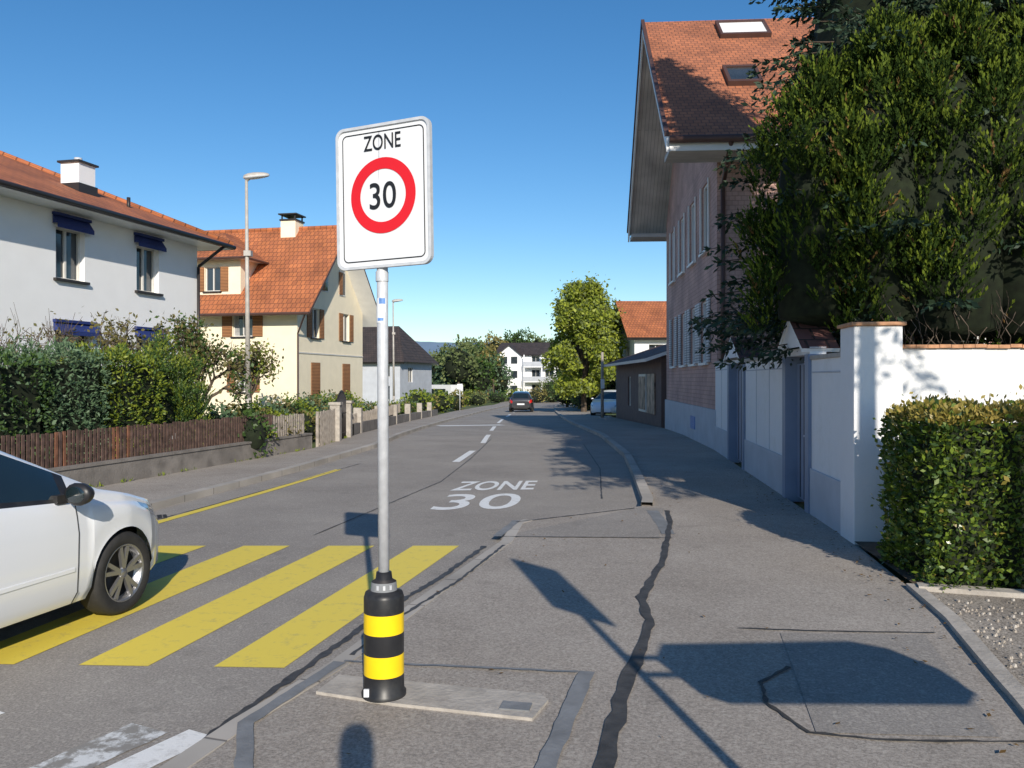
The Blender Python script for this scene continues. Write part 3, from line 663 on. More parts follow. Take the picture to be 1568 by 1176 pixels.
# ---- distant buildings
def simple_house(name,loc,rz,w,d,h,rh_,wm,rm,holes_f,balc=0,hip=0):
    e=empty(name,loc,rz); b=MB()
    wall(b,(-w/2,0,0),(1,0,0),(0,-1,0),w,h,holes_f,wm,sill=False,depth=.3); wall(b,(-w/2,0,0),(0,1,0),(-1,0,0),d,h,[(2,3.2,h-2.2,h-.8),(5,6.2,h-2.2,h-.8)],wm,sill=False); wall(b,(w/2,0,0),(0,1,0),(1,0,0),d,h,[(2,3.2,h-2.2,h-.8)],wm,sill=False)
    b.face([(-w/2,d,0),(-w/2,d,h),(w/2,d,h),(w/2,d,0)],wm)
    if not hip:
        b.face([(-w/2,0,h),(-w/2,d,h),(-w/2,d/2,h+rh_)],wm);b.face([(w/2,0,h),(w/2,d,h),(w/2,d/2,h+rh_)],wm)
    b.build('walls',e); b=MB()
    k=rh_/(d/2); g=hip; X=w/2+.6; zl=h-.6*k+.1; zt_=h+rh_+.1
    slab(b,(-X,-.6,zl),(X,-.6,zl),(X-g,d/2,zt_),(-X+g,d/2,zt_),.2,rm,M['trimwhite'],M['darkmetal'])
    slab(b,(-X,d+.6,zl),(X,d+.6,zl),(X-g,d/2,zt_),(-X+g,d/2,zt_),.2,rm,M['trimwhite'],M['darkmetal'])
    if hip:
        b.face([(X,-.6,zl),(X,d+.6,zl),(X-g,d/2,zt_)],rm); b.face([(-X,d+.6,zl),(-X,-.6,zl),(-X+g,d/2,zt_)],rm)
    b.build('roof',e)
    if balc:
        b=MB()
        for i in range(balc):
            z=2.7*(i+1)-.1
            b.box(-.5,w/2-.4,-1.5,-.003,z,z+.18,wm); b.box(-.5,w/2-.4,-1.5,-1.44,z+.2,z+1.05,M['greywall'])
        for x in (-.4,w/4,w/2-.5): b.box(x-.1,x+.1,-1.4,-1.2,0,h-.2,wm)
        b.build('balconies',e)
    return e
wf=[(1,2.2,.8,2.1),(3.2,4.6,.4,2.2),(1,2.2,3.5,4.8),(3.2,4.6,3.2,5),(1,2.2,6.2,7.4),(6.5,8,.3,2.2),(9,10.5,.3,2.2),(6.5,8,3.0,4.9),(9,10.5,3.0,4.9),(6.5,8,5.8,7.5),(9,10.5,5.8,7.5)]
e_=simple_house('apartment_building',(2.9,152,-1.5),math.radians(-14),11.6,10,7.8,2.2,M['whitewall'],M['roof_d'],wf,2)
b=MB()
b.face([(-5.5,-.7,7.6),(-1.2,-.7,7.6),(-3.35,-.7,9.2)],M['whitewall']); slab(b,(-5.9,-1,7.4),(-5.9,3.5,7.4),(-3.35,3.5,9.5),(-3.35,-1,9.5),.15,M['roof_d'],M['trimwhite'],M['darkmetal']); slab(b,(-.8,-1,7.4),(-.8,3.5,7.4),(-3.35,3.5,9.5),(-3.35,-1,9.5),.15,M['roof_d'],M['trimwhite'],M['darkmetal'])
b.box(-5.5,-1.2,-.7,-.003,0,7.6,M['whitewall'])
for z_ in(.7,3.4,6.0):
    b.box(-4.9,-3.7,-.74,-.704,z_,z_+1.3,M['glass']); b.box(-3.0,-1.8,-.74,-.704,z_,z_+1.3,M['glass'])
b.build('front_gable',e_)
simple_house('dark_roof_house',(-14.3,76,-1.0),math.radians(-14),8.6,8.5,4.6,3.1,M['greywall'],M['roof_d'],[(1,2.2,.8,2.1),(3.6,4.8,.8,2.1),(6.4,7.6,.8,2.1),(1,2.2,2.9,4.0),(3.6,4.8,2.9,4.0),(6.4,7.6,2.9,4.0)],hip=2.4)
simple_house('red_roof_house',(13.0,57,-.7),math.radians(2),9.2,9,5.5,2.6,M['whitewall2'],M['roof_o'],[(1,2,3.6,4.8),(4,5,3.6,4.8),(1,2,.9,2.1),(4,5,.9,2.1)])

# ------------------------------------------------------------------ left wall + fence
b=MB()
Wp=[(-11.5,-10),(-9.2,0),(-6.93,10),(-5.67,15.5),(-4.73,19.6)]
ribbon(b,[(x-.12,y) for x,y in Wp],.24,.42,M['wallconc'],step=.8,z1=-.05)
ribbon(b,[(x-.12,y) for x,y in Wp],.28,.46,M['wallconc'],step=.8,z1=.42)
b.face([(-4.73-.26,19.6,0),(-4.73,19.6,0),(-4.73,19.6,.46),(-4.73-.26,19.6,.46)],M['wallconc'])
b.build('retaining_wall')
def fence(name,pts,z0,z1,sp,pw,mat,post=2.2):
    b=MB(); d=0
    for (x0,y0),(x1,y1) in zip(pts[:-1],pts[1:]):
        l=math.hypot(x1-x0,y1-y0); u=Vector(((x1-x0)/l,(y1-y0)/l,0)); n=Vector((u.y,-u.x,0))
        zb=(zg(y0)+zg(y1))/2
        for zz in (z0+.12,z1-.14): b.obox(((x0+x1)/2,(y0+y1)/2,zz+zb),u*(l/2),n*.015,(0,0,.025),mat)
        s=0
        while s<l:
            h=z1+random.uniform(-.02,.02); c=Vector((x0,y0,0))+u*s+n*.03
            t=random.uniform(-.02,.02)
            mm=mat if random.random()>.10 or mat is not M['wood'] else M['woodred']
            b.obox((c.x,c.y,zb+(z0+h)/2),u*pw/2,n*.009,Vector((t*u.x,t*u.y,1))*((h-z0)/2),mm); s+=sp*random.uniform(.93,1.07)
        s=0
        while s<l:
            c=Vector((x0,y0,0))+u*s-n*.04; b.obox((c.x,c.y,zb+(z0+z1)/2-.05),u*.035,n*.035,(0,0,(z1-z0)/2+.04),mat); s+=post
    return b.build(name)
fence('picket_fence',[(-11.6,-8),(-9.36,0),(-7.09,10),(-5.83,15.5),(-5.25,18.0)],.44,.97,.085,.05,M['wood'])
fence('picket_fence',[(-5.25,18.05),(-4.89,19.5)],.46,.93,.10,.05,M['woodgrey'])
fence('picket_fence',[(-4.70,20.2),(-4.70,21.9)],.02,.95,.12,.06,M['woodgrey'])
gt=empty('garden_gate',(-4.68,22.0,0),0); b=MB()
for y in (0,1.5): b.box(-.13,.13,y-.13,y+.13,0,1.05,M['concrete']); b.box(-.16,.16,y-.16,y+.16,1.05,1.12,M['concrete'])
b.build('posts',gt); b=MB()
for i in range(11):
    y=.2+i*.11; hh=1.15+.28*math.cos((y-.75)/.62*1.4); b.tube((0,y,.1),(0,y,hh),.016,.016,M['darkmetal'],n=6)
    if i<10: y2=y+.11; b.tube((0,y,hh-.03),(0,y2,1.12+.28*math.cos((y2-.75)/.62*1.4)),.014,.014,M['darkmetal'],n=6)
b.tube((0,.15,.25),(0,1.35,.25),.015,.015,M['darkmetal'],n=6); b.tube((0,.15,.8),(0,1.35,.8),.015,.015,M['darkmetal'],n=6)
b.build('leaf',gt)
b=MB()
ribbon(b,[(-4.72,24.2),(-4.72,35),(-4.4,48)],.2,.42,M['wallconc'],step=2,z1=-.05)
for y in np.arange(25.4,48,3.9): x=interp([(24,-4.72),(35,-4.72),(48,-4.4)],y); b.box(x-.12,x+.12,y-.12,y+.12,zg(y),zg(y)+.86,M['concrete'])
b.build('garden_wall')
fence('picket_fence',[(-4.76,24.3),(-4.76,35)],.42,.80,.14,.05,M['woodgrey'])

# ------------------------------------------------------------------ right wall with gates
a=math.radians(6.6); gw=empty('white_garden_wall',(3.51,8.46,0),-a)
b=MB(); WW=M['whitewall2']
def seg(y0,y1,zt_):
    b.box(0.02,.22,y0,y1,-.1,zt_,WW); b.box(-.005,.02,y0+.02,y1-.02,-.1,.62,M['greywall']); b.box(0,.25,y0,y1,zt_,zt_+.05,M['concrete'])
    n=max(1,round((y1-y0)/1.0))
    for i in range(1,n): y=y0+(y1-y0)*i/n; b.box(.012,.022,y-.008,y+.008,.62,zt_-.02,M['greywall'])
    b.box(.012,.022,y0+.05,y1-.05,zt_-.17,zt_-.15,M['greywall'])
seg(.5,1.94,1.98); seg(3.5,6.95,2.05); seg(9.05,11.3,2.1)
b.build('panels',gw,bevel=.006)
b=MB(); b.box(-.02,.46,0,.5,-.1,2.28,WW); b.box(-.05,.49,-.03,.53,2.28,2.32,M['terracotta']); 
b.build('corner_pillar',gw,bevel=.012)
b=MB()
for (y0,y1) in ((1.94,3.5),(6.95,9.05)):
    ym=(y0+y1)/2; B_=M['bluepaint']
    for y in (y0+.1,y1-.1): b.box(-.02,.24,y-.1,y+.1,0,2.05,B_)
    b.box(.14,.18,y0+.2,y1-.2,.08,1.95,B_); 
    for k in range(1,5): y=y0+.2+(y1-y0-.4)*k/5; b.box(.13,.14,y-.006,y+.006,.1,1.93,M['darkmetal'])
    g=.10
    for sgn in(-1,1):
        slab(b,(-g,ym,2.56),(.36,ym,2.56),(.36,ym+sgn*((y1-y0)/2+.02),2.12),(-g,ym+sgn*((y1-y0)/2+.02),2.12),.05,M['roof_m'],M['trimwhite'],M['trimwhite'])
    b.face([(-g+.02,y0+.1,2.15),(-g+.02,y1-.1,2.15),(-g+.02,ym,2.50)][::-1],WW); b.face([(.34,y0+.1,2.15),(.34,y1-.1,2.15),(.34,ym,2.50)],WW)
    b.face([(-g+.03,y0+.12,2.145),(.33,y0+.12,2.145),(.33,ym,2.49),(-g+.03,ym,2.49)],WW)
    b.box(-.0,.2,y0,y1,2.05,2.14,WW); b.tube((.12,y0+.32,1.0),(-.0,y0+.32,1.0),.014,.014,M['galv'])
b.build('gates',gw)
rw=empty('garden_wall_return',(3.97,8.72,0),math.radians(-3)); b=MB()
b.box(.02,2.55,0,.2,-.1,2.06,WW); b.box(2.9,9,0,.2,-.1,2.06,WW); b.box(2.6,2.85,-.05,.25,-.1,2.16,M['greywall']); b.build('wall_body',rw,bevel=.006)
b=MB(); x=.02
while x<9:
    if not(2.5<x<2.9): b.obox((x+.06,.1,2.08+random.uniform(-.004,.004)),(.057,0,0),(0,.14,0),(0,0,.018),M['terracotta'])
    x+=.12
b.build('brick_coping',rw)

# ------------------------------------------------------------------ foliage
def quads_obj(name,V,mats,mi,parent=None,extra=None):
    n=len(V); me=bpy.data.meshes.new(name)
    me.vertices.add(n*4); me.vertices.foreach_set('co',V.reshape(-1).astype(np.float32))
    me.loops.add(n*4); me.loops.foreach_set('vertex_index',np.arange(n*4,dtype=np.int32))
    me.polygons.add(n); me.polygons.foreach_set('loop_start',np.arange(n,dtype=np.int32)*4)
    try: me.polygons.foreach_set('loop_total',np.full(n,4,dtype=np.int32))
    except Exception: pass
    for m in mats: me.materials.append(m)
    me.polygons.foreach_set('material_index',mi.astype(np.int32))
    me.update(calc_edges=True); me.validate()
    o=bpy.data.objects.new(name,me); link(o,parent); return o
def unit(v): return v/np.maximum(1e-9,np.linalg.norm(v,axis=-1,keepdims=True))
def leafquads(P,D,size,asp=.5,rnd=.6):
    n=len(P); D=unit(D+rng.normal(0,rnd,(n,3))); R=unit(np.cross(D,rng.normal(0,1,(n,3)))); s=size*rng.uniform(.6,1.35,(n,1))
    a=P; t=P+D*s; l=P+D*s*.5+R*s*asp*.5; r=P+D*s*.5-R*s*asp*.5
    return np.stack([a,r,t,l],1)
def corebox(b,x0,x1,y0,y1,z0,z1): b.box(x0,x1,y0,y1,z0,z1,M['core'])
def hedge(name,loc,rz,x0,x1,y0,y1,z0,z1,n,size,mats,topmat=None,bump=.06,rnd=.7,asp=.5,inset=.13,tw=0,wave=0):
    e=empty(name,loc,rz); b=MB(); corebox(b,x0+inset,x1-inset,y0+inset,y1-inset,z0,z1-inset-wave); b.build('core',e)
    A=np.array([(y1-y0)*(z1-z0),(y1-y0)*(z1-z0),(x1-x0)*(z1-z0),(x1-x0)*(z1-z0),(x1-x0)*(y1-y0)]); pr=A/A.sum()
    f=rng.choice(5,n,p=pr); U=rng.random((n,3))
    P=np.stack([x0+(x1-x0)*U[:,0],y0+(y1-y0)*U[:,1],z0+(z1-z0)*U[:,2]],1); Nn=np.zeros((n,3))
    for k,(ax_,val,s_) in enumerate(((0,x0,-1),(0,x1,1),(1,y0,-1),(1,y1,1),(2,z1,1))):
        P[f==k,ax_]=val; Nn[f==k,ax_]=s_
    ph=np.sin(P[:,0]*7+P[:,2]*5)*np.sin(P[:,1]*6+P[:,2]*7+1)*bump+np.sin(P[:,0]*17+1)*np.sin(P[:,1]*19+2)*np.sin(P[:,2]*18)*bump*.6
    dep=-np.abs(rng.normal(0,.07,n))+ (rng.random(n)<.05)*rng.uniform(0,.12,n)
    c=np.array([(x0+x1)/2,(y0+y1)/2,(z0+z1)/2]); hs=np.array([(x1-x0)/2,(y1-y0)/2,(z1-z0)/2])
    P=P+Nn*(ph+dep)[:,None]
    q2=hs-np.abs(P-c); 
    for i,j in((0,1),(0,2),(1,2)):
        near=(q2[:,i]<.12)&(q2[:,j]<.12); 
        if j==2: near&=(P[:,2]>c[2])
        P[near]+= -np.sign(P[near]-c)*.03*np.eye(3)[i] - np.sign(P[near]-c)*.03*np.eye(3)[j]
    if wave:
        k=(P[:,2]-z0)/(z1-z0); P[:,2]+=k*wave*(np.sin(P[:,1]*1.9+.7)+.5*np.sin(P[:,1]*4.3))
    P[:,2]=np.maximum(P[:,2],z0+.02)
    D=Nn*.8+np.array([0,0,.45])
    V=leafquads(P,D,size,asp,rnd)
    mi=rng.integers(0,len(mats),n); ms=list(mats)
    if topmat:
        ms.append(topmat); hi=(P[:,2]>z1-.13)&(rng.random(n)<.85); mi[hi]=len(ms)-1; mi[rng.random(n)<.04]=len(ms)-1
    quads_obj('foliage',V,ms,mi,e); return e
hl=math.radians(13)
def hl_(y): return interp([(0,-9.95),(10,-7.65),(15.5,-6.4),(19,-5.6)],y)
def lh(name,ya,yb,zt,n,size,mats,asp=.5,wd=.55):
    l=(yb-ya)/math.cos(hl); hedge(name,(hl_(ya),ya,0),-hl,-wd*2,0,0,l,.3,zt,n,size,mats,bump=.12,asp=asp,wave=.06)
lh('laurel_hedge',3,12.7,2.10,21000,.075,[L['hedge_dark'],L['hedge_dark'],L['hedge_grey']])
lh('conifer_hedge',12.75,13.95,2.16,8000,.075,[L['hedge_grey']],.35)
lh('golden_hedge',14.0,15.35,2.14,9000,.07,[L['hedge_yel'],L['hedge_yel'],L['hedge_dark']],.45)
hedge('privet_hedge',(3.33,6.52,0),math.radians(-4),-.0,5.3,0,1.25,.06,1.50,54000,.052,[L['box'],L['box'],L['hedge_dark']],L['boxtop'],bump=.05,asp=.55,inset=.16)

def thuja_sprays(lobes,n,ln=.34,K=12,leaf=.085,up=.9,width=.09,asp=.42,deep=.55):
    lb=np.array(lobes); w=lb[:,3]*lb[:,4]; idx=rng.choice(len(lb),n,p=w/w.sum()); l=lb[idx]
    d=unit(rng.normal(0,1,(n,3))); d[:,2]=np.where(d[:,2]<-.4,-d[:,2],d[:,2])
    sh=rng.uniform(deep,1.0,(n,1)); P=l[:,:3]+d*np.stack([l[:,3],l[:,3],l[:,4]],1)*sh
    out=d*np.array([1,1,.3]); D=unit(out*.55+np.array([0,0,up])+rng.normal(0,.15,(n,3)))
    Sd=unit(np.cross(D,out+rng.normal(0,.6,(n,3))))
    k=np.arange(K)/(K-1); LL=ln*rng.uniform(.6,1.3,(n,1))
    base=P[:,None,:]+D[:,None,:]*(LL*k)[:,:,None]+out[:,None,:]*(.06*k*k)[None,:,None]
    sgn=np.where(np.arange(K)%2==0,1,-1)
    fan=(1-k*.75)*width/.09
    dirs=unit(D[:,None,:]+Sd[:,None,:]*(sgn*fan*.9)[None,:,None])
    n2=n*K; P2=base.reshape(n2,3); D2=dirs.reshape(n2,3)
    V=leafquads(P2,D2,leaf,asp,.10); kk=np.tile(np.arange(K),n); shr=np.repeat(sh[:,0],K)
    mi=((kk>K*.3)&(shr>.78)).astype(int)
    return V,mi
def sublobes(cols,per,r=(.3,.5),el=1.7):
    out=[]
    for (x,y,zb,zt,R) in cols:
        for i in range(per):
            t=random.random()**.9; z=zb+(zt-zb)*t
            prof=R*max(.12,(1-max(0,(t-.6)/.4)**2))*(.85+.15*min(1,t/.12))
            a=random.random()*2*math.pi; q=random.uniform(.6,1.08)
            rr=random.uniform(*r)*(1-.3*t)
            out.append((x+prof*q*math.cos(a),y+prof*q*math.sin(a),z,rr,rr*el))
    return out
th=empty('thuja_tree')
cols=[(4.12,11.0,2.35,5.6,.85),(4.75,10.6,2.3,6.0,.75),(5.5,10.4,2.15,6.1,.88),(6.4,10.3,2.1,6.0,.9),(7.3,10.4,2.15,6.5,.95),(8.5,10.5,2.2,6.7,1.1),(5.4,11.6,2.6,6.5,1.0),(7.0,11.8,2.6,7.0,1.2)]
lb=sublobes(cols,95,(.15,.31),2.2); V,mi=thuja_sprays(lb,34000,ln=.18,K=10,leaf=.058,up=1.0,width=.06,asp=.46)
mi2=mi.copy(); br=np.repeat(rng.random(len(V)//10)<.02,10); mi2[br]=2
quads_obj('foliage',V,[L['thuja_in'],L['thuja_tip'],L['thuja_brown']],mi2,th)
b=MB()
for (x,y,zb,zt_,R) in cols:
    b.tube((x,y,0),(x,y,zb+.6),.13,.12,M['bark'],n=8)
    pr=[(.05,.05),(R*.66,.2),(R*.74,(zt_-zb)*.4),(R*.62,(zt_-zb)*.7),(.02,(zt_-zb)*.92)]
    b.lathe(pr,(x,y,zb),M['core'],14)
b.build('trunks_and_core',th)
b=MB()
for i in range(160):
    x=random.uniform(4.3,8.8); y=random.uniform(9.7,10.6); z=random.uniform(2.3,2.9); p=Vector((x,y,z))
    for k in range(4):
        q=p+Vector((random.gauss(0,.05),random.gauss(-.02,.05),-.10)); b.tube(p,q,.006,.004,M['bark'],n=3,cap=False); p=q
b.build('dead_twigs',th,weld=False)
e=empty('small_thuja'); lc=[(-6.85,16.1,.4,2.35,.42),(-6.55,16.7,.4,2.1,.36)]; V,mi=thuja_sprays(sublobes(lc,34,(.12,.2)),2200,.18,10,.05); quads_obj('foliage',V,[L['hedge_dark'],L['hedge_yel']],mi,e)
b=MB(); [b.lathe([(.05,0),(R*.7,.3),(R*.6,1.0),(.02,zt_-zb-.15)],(x,y,zb),M['core'],10) for x,y,zb,zt_,R in lc]; b.build('core',e)

def spruce(name,loc,H,R,zmin,step,nb,twigs,seed=1,lf=.13,dens=.055,tst=.16,inner=.35,core=.0):
    e=empty(name,loc); r_=random.Random(seed); Pb=[];Db=[]
    b=MB(); b.tube((0,0,0),(0,0,H*.6),.24 if H>10 else .12,.12 if H>10 else .08,M['bark'],n=10); b.tube((0,0,H*.6),(0,0,H),.12 if H>10 else .08,.02,M['bark'],n=8)
    if core:
        pr=[(.05,zmin+.3)]+[(R*core*(1-t)**.75,H*t) for t in np.linspace((zmin+.6)/H,.97,8)]+[(.01,H*.985)]
        b.lathe(pr,(0,0,0),M['core'],16)
    z=zmin
    while z<H-.15:
        t=z/H; rad=R*(1-t)**.75
        for k in range(nb):
            a=r_.random()*6.283; Lb=rad*r_.uniform(.72,1.15)
            dx,dy=math.cos(a),math.sin(a); zz=z+r_.uniform(-.2,.2); pts=[]
            m=max(3,int(Lb/tst)); 
            for i in range(m+1):
                s=i/m; pts.append(Vector((dx*Lb*s,dy*Lb*s,zz+(.12*Lb*s-.42*Lb*s*s+.20*Lb*s**4))))
            b.tube(pts[0],pts[m//2],.03,.015,M['bark'],n=4,cap=False); b.tube(pts[m//2],pts[-1],.015,.006,M['bark'],n=4,cap=False)
            side=Vector((-dy,dx,0))
            for i in range(1,m+1):
                s=i/m
                if s<inner: continue
                tl=min(.55,.45*(1.15-s)*max(.5,Lb/2)+.12)
                for sg2 in(-1,1):
                    q=pts[i]; dd=(side*sg2+Vector((dx,dy,0))*.7+Vector((0,0,-.25-.3*r_.random()))).normalized()
                    nn=max(3,int(tl/dens))
                    for j in range(nn):
                        p=q+dd*(tl*j/nn); Pb.append(p); Db.append(dd+Vector((0,0,r_.uniform(-.6,.5))));
                for j in range(3): Pb.append(pts[i]); Db.append(Vector((dx,dy,.2)))
        z+=step
    b.build('trunk_and_limbs',e,weld=False)
    P=np.array([tuple(p) for p in Pb]);D=np.array([tuple(p) for p in Db])
    V=leafquads(P,unit(D),lf,.42,.35); quads_obj('foliage',V,[L['spruce']],np.zeros(len(V)),e)
    return e
spruce('spruce_tree',(5.95,12.4,0),15.5,3.45,2.4,.24,13,1,3,lf=.115,dens=.055,tst=.15,inner=.45,core=.62)
spruce('spruce_tree',(9.3,12.3,0),14.5,3.0,3,.5,8,1,5,lf=.18,dens=.10,core=.6)
# unseen spruce added beside the viewpoint to shade the bend of the kerb
spruce('spruce_tree',(4.7,2.9,0),8.8,3.3,5.3,.30,9,1,8,lf=.15,dens=.08,core=.5)

def tree(name,loc,H,tr,crownR,nleaf,lsize,lmats,levels=4,seed=0,zc=.35,asp=.65,spread=.6,clump=.25,up=.25,leafasp=.6,fill=None):
    r_=random.Random(seed); e=empty(name,loc); b=MB(); tips=[]
    def br(p,d,l,r,lev):
        n=3; q=p
        for i in range(n):
            d2=(d+Vector((r_.gauss(0,.14),r_.gauss(0,.14),r_.gauss(0,.08)+.05))).normalized(); q2=q+d2*l/n
            ra=r*(1-.4*i/n); rb=r*(1-.4*(i+1)/n); b.tube(q,q2,ra,rb,M['bark'],n=7 if lev==0 else 5 if lev<3 else 4,cap=False)
            if lev>=levels-1: tips.append(q2)
            q=q2;d=d2
        if lev<levels:
            k=r_.choice((3,4)) if lev else 5
            for i in range(k):
                a=r_.random()*6.283; side=d.cross(Vector((math.cos(a),math.sin(a),.3))).normalized()
                nd=(d*(1-spread*.5)+side*spread*r_.uniform(.7,1.3)+Vector((0,0,up))).normalized()
                br(q-d*l*r_.uniform(0,.35),nd,l*r_.uniform(.6,.85),r*.58,lev+1)
    br(Vector((0,0,0)),Vector((0,0,1)),H*zc,tr,0)
    T=np.array([tuple(t) for t in tips]); mx=T[:,2].max(); 
    sc=H/mx; rad=np.percentile(np.hypot(T[:,0],T[:,1]),95); sr=crownR/rad
    S_=np.array([sr,sr,sc])
    b.v=[(v[0]*sr if v[2]>H*zc*.5 else v[0],v[1]*sr if v[2]>H*zc*.5 else v[1],v[2]*sc) for v in b.v]
    b.build('trunk_and_limbs',e,weld=False)
    if nleaf:
        idx=rng.integers(0,len(T),nleaf); P=T[idx]*S_+rng.normal(0,clump,(nleaf,3))
        if fill:
            fb=np.array(fill); nf=int(nleaf*1.3); i2=rng.integers(0,len(fb),nf); d=unit(rng.normal(0,1,(nf,3)))*fb[i2,3:4]*rng.uniform(.5,1.05,(nf,1))
            P=np.concatenate([P,fb[i2,:3]+d])
        n=len(P)
        V=leafquads(P,rng.normal(0,1,(n,3))+np.array([0,0,-.2]),lsize,leafasp,.3)
        quads_obj('foliage',V,lmats,rng.integers(0,len(lmats),n),e)
    return e
fl=[]; r_=random.Random(5)
for i in range(80):
    t=r_.random(); z=1.8+7.2*t; R=2.9*math.sin(math.pi*min(1,.24+t*.72))**.65; a=r_.random()*6.283; q=r_.uniform(.45,.95)
    fl.append((R*q*math.cos(a),R*q*math.sin(a),z,r_.uniform(.45,.9)))
tree('plane_tree',(5.2,60,zg(60)),9.5,.22,2.7,19000,.25,[L['plane'],L['plane'],L['plane'],L['far']],levels=4,seed=4,zc=.22,clump=.42,spread=.75,up=.3,fill=fl)
tree('apple_tree',(-7.5,19.2,0),3.25,.09,1.25,3000,.10,[L['apple'],L['hedge_dark']],levels=4,seed=2,zc=.28,clump=.12,spread=.8)
tree('apple_tree',(-8.4,17.3,0),3.2,.06,.9,900,.09,[L['apple']],levels=4,seed=9,zc=.3,clump=.1,spread=.8)
tree('pruned_fruit_tree',(-8.9,15.6,0),3.1,.06,1.1,420,.07,[L['apple']],levels=4,seed=12,zc=.3,clump=.08,spread=.95)
tree('pruned_fruit_tree',(-8.0,14.6,0),2.85,.05,.8,300,.07,[L['apple']],levels=4,seed=15,zc=.3,clump=.08,spread=.95)
tree('pruned_fruit_tree',(-9.4,14.6,0),3.1,.05,.9,300,.07,[L['apple']],levels=4,seed=18,zc=.3,clump=.08,spread=.95)
tree('garden_tree',(-10.5,33,-.1),3.4,.08,1.3,1400,.14,[L['apple'],L['hedge_yel']],levels=3,seed=22,zc=.3,clump=.2,spread=.8)

def mass(name,blobs,n,size,mats,asp=.7):
    e=empty(name); bl=np.array(blobs); w=bl[:,3]*bl[:,4]; idx=rng.choice(len(bl),n,p=w/w.sum()); l=bl[idx]
    d=unit(rng.normal(0,1,(n,3))); d[:,2]=np.abs(d[:,2])*np.where(rng.random(n)<.25,-1,1)
    lump=1+.18*np.sin(d[:,0]*7+l[:,0])*np.sin(d[:,1]*6+l[:,1])+.15*np.sin(d[:,2]*9+l[:,2]*3+d[:,0]*5)
    P=l[:,:3]+d*np.stack([l[:,3],l[:,3],l[:,4]],1)*(lump*rng.uniform(.78,1.03,n))[:,None]
    V=leafquads(P,d*.5+rng.normal(0,.8,(n,3)),size,asp,.4)
    mi=(idx*7919)%len(mats); quads_obj('foliage',V,mats,mi,e)
    b=MB()
    for x,y,z,rx,rz in bl:
        b.lathe([(.02,-rz*.8),(rx*.6,-rz*.55),(rx*.72,0),(rx*.5,rz*.5),(.02,rz*.74)],(x,y,z),M['core'],10)
        b.tube((x,y,zg(y)-.2),(x,y,z),.18 if rz>1.5 else .04,.1 if rz>1.5 else .03,M['bark'],n=6)
    b.build('core',e); return e
bl=[]
for i in range(60):
    x=random.uniform(-32,-2.0); y=random.uniform(112,150); r=random.uniform(1.6,3.0); top=random.uniform(5.4,8.6)-( 2.0 if x<-11 else 0); bl.append((x,y,-1.5+top-r*1.0,r,r*1.05))
for i in range(26):
    x=random.uniform(8,34); y=random.uniform(100,160); r=random.uniform(2.5,4); top=random.uniform(6,9); bl.append((x,y,-1.5+top-r,r,r))
bl+=[(1,168,7.4,3.6,4.0),(5,170,6.8,3.5,4),(-3.5,166,6.6,3.3,3.8),(9.5,160,5.5,3.5,4.2),(-8,160,5.8,3,3.4),(-7,125,2.6,2.4,3.4),(-4.5,118,2.0,2.0,2.8)]
mass('distant_trees',bl,75000,.46,[L['far'],L['far'],L['faryel'],L['far'],L['hedge_dark'],L['hedge_grey']])
bl=[]
for i in range(26):
    x=random.uniform(-14,-3.6); y=random.uniform(98,110); r=random.uniform(.7,1.3); bl.append((x,y,zg(y)+r*.6,r,r*.8))
for i in range(12):
    x=random.uniform(5.8,8.0); y=random.uniform(64,80); r=random.uniform(1.2,2.0); bl.append((x,y,zg(y)+r*.9,r,r*1.2))
for i in range(9):
    y=50+i*2.6; bl.append((-6.2+random.uniform(-.5,.5)+ (y-50)*.06,y,zg(y)+.7,.9,.8))
bl+=[(5.6,84,.4,2.0,1.6),(8.5,90,1.5,3,3),(3.3,112,-.6,1.6,1.1),(.5,116,-.7,1.8,1.0),(-2,112,-.8,1.6,.8),(5.5,114,0,2,2)]
mass('roadside_bushes',bl,24000,.22,[L['far'],L['hedge_dark'],L['hedge_yel'],L['faryel']])
bl=[(-5.6+random.uniform(-.6,.2),y,.35+random.uniform(0,.25),random.uniform(.3,.5),random.uniform(.3,.5)) for y in np.arange(17.2,24,.5)]
bl+=[(-6.5,y,.5,random.uniform(.5,.7),.7) for y in np.arange(18,34,1.0)]+[(-5.5,y,zg(y)+.45,.5,.5) for y in np.arange(25,47,1.3)]
mass('garden_shrubs',bl,17000,.09,[L['hedge_dark'],L['apple'],L['hedge_grey'],L['hedge_yel']])
n=900; yy=rng.uniform(5,24,n); P=np.stack([np.interp(yy,[p[0] for p in Wl],[p[1] for p in Wl])+np.abs(rng.normal(.02,.03,n)),yy,np.full(n,.09)],1)
keep=np.sin(yy*3.1)+np.sin(yy*7.7)>.4; P=P[keep]; V=leafquads(P,np.array([[0,0,1.]])+rng.normal(0,.4,(len(P),3)),.07,.25,.3); quads_obj('weeds',V,[L['hedge_yel']],np.zeros(len(P)))

def hill(name,y,h0,amp,mat,x0=-3000,x1=3000,seed=1,depth=400):
    b=MB(); r_=np.random.default_rng(seed); xs=np.linspace(x0,x1,240); hh=h0+amp*(np.sin(xs/420+seed)+.5*np.sin(xs/170+2*seed)+.2*np.sin(xs/60+seed))+r_.normal(0,amp*.05,240)
    for i in range(239):
        b.face([(xs[i],y-depth,-4),(xs[i+1],y-depth,-4),(xs[i+1],y,hh[i+1]),(xs[i],y,hh[i])],mat,smooth=True)
    b.build(name)
hill('hill',2400,98,10,M['hill'],seed=2); hill('hill',1300,38,6,M['hill2'],seed=5)

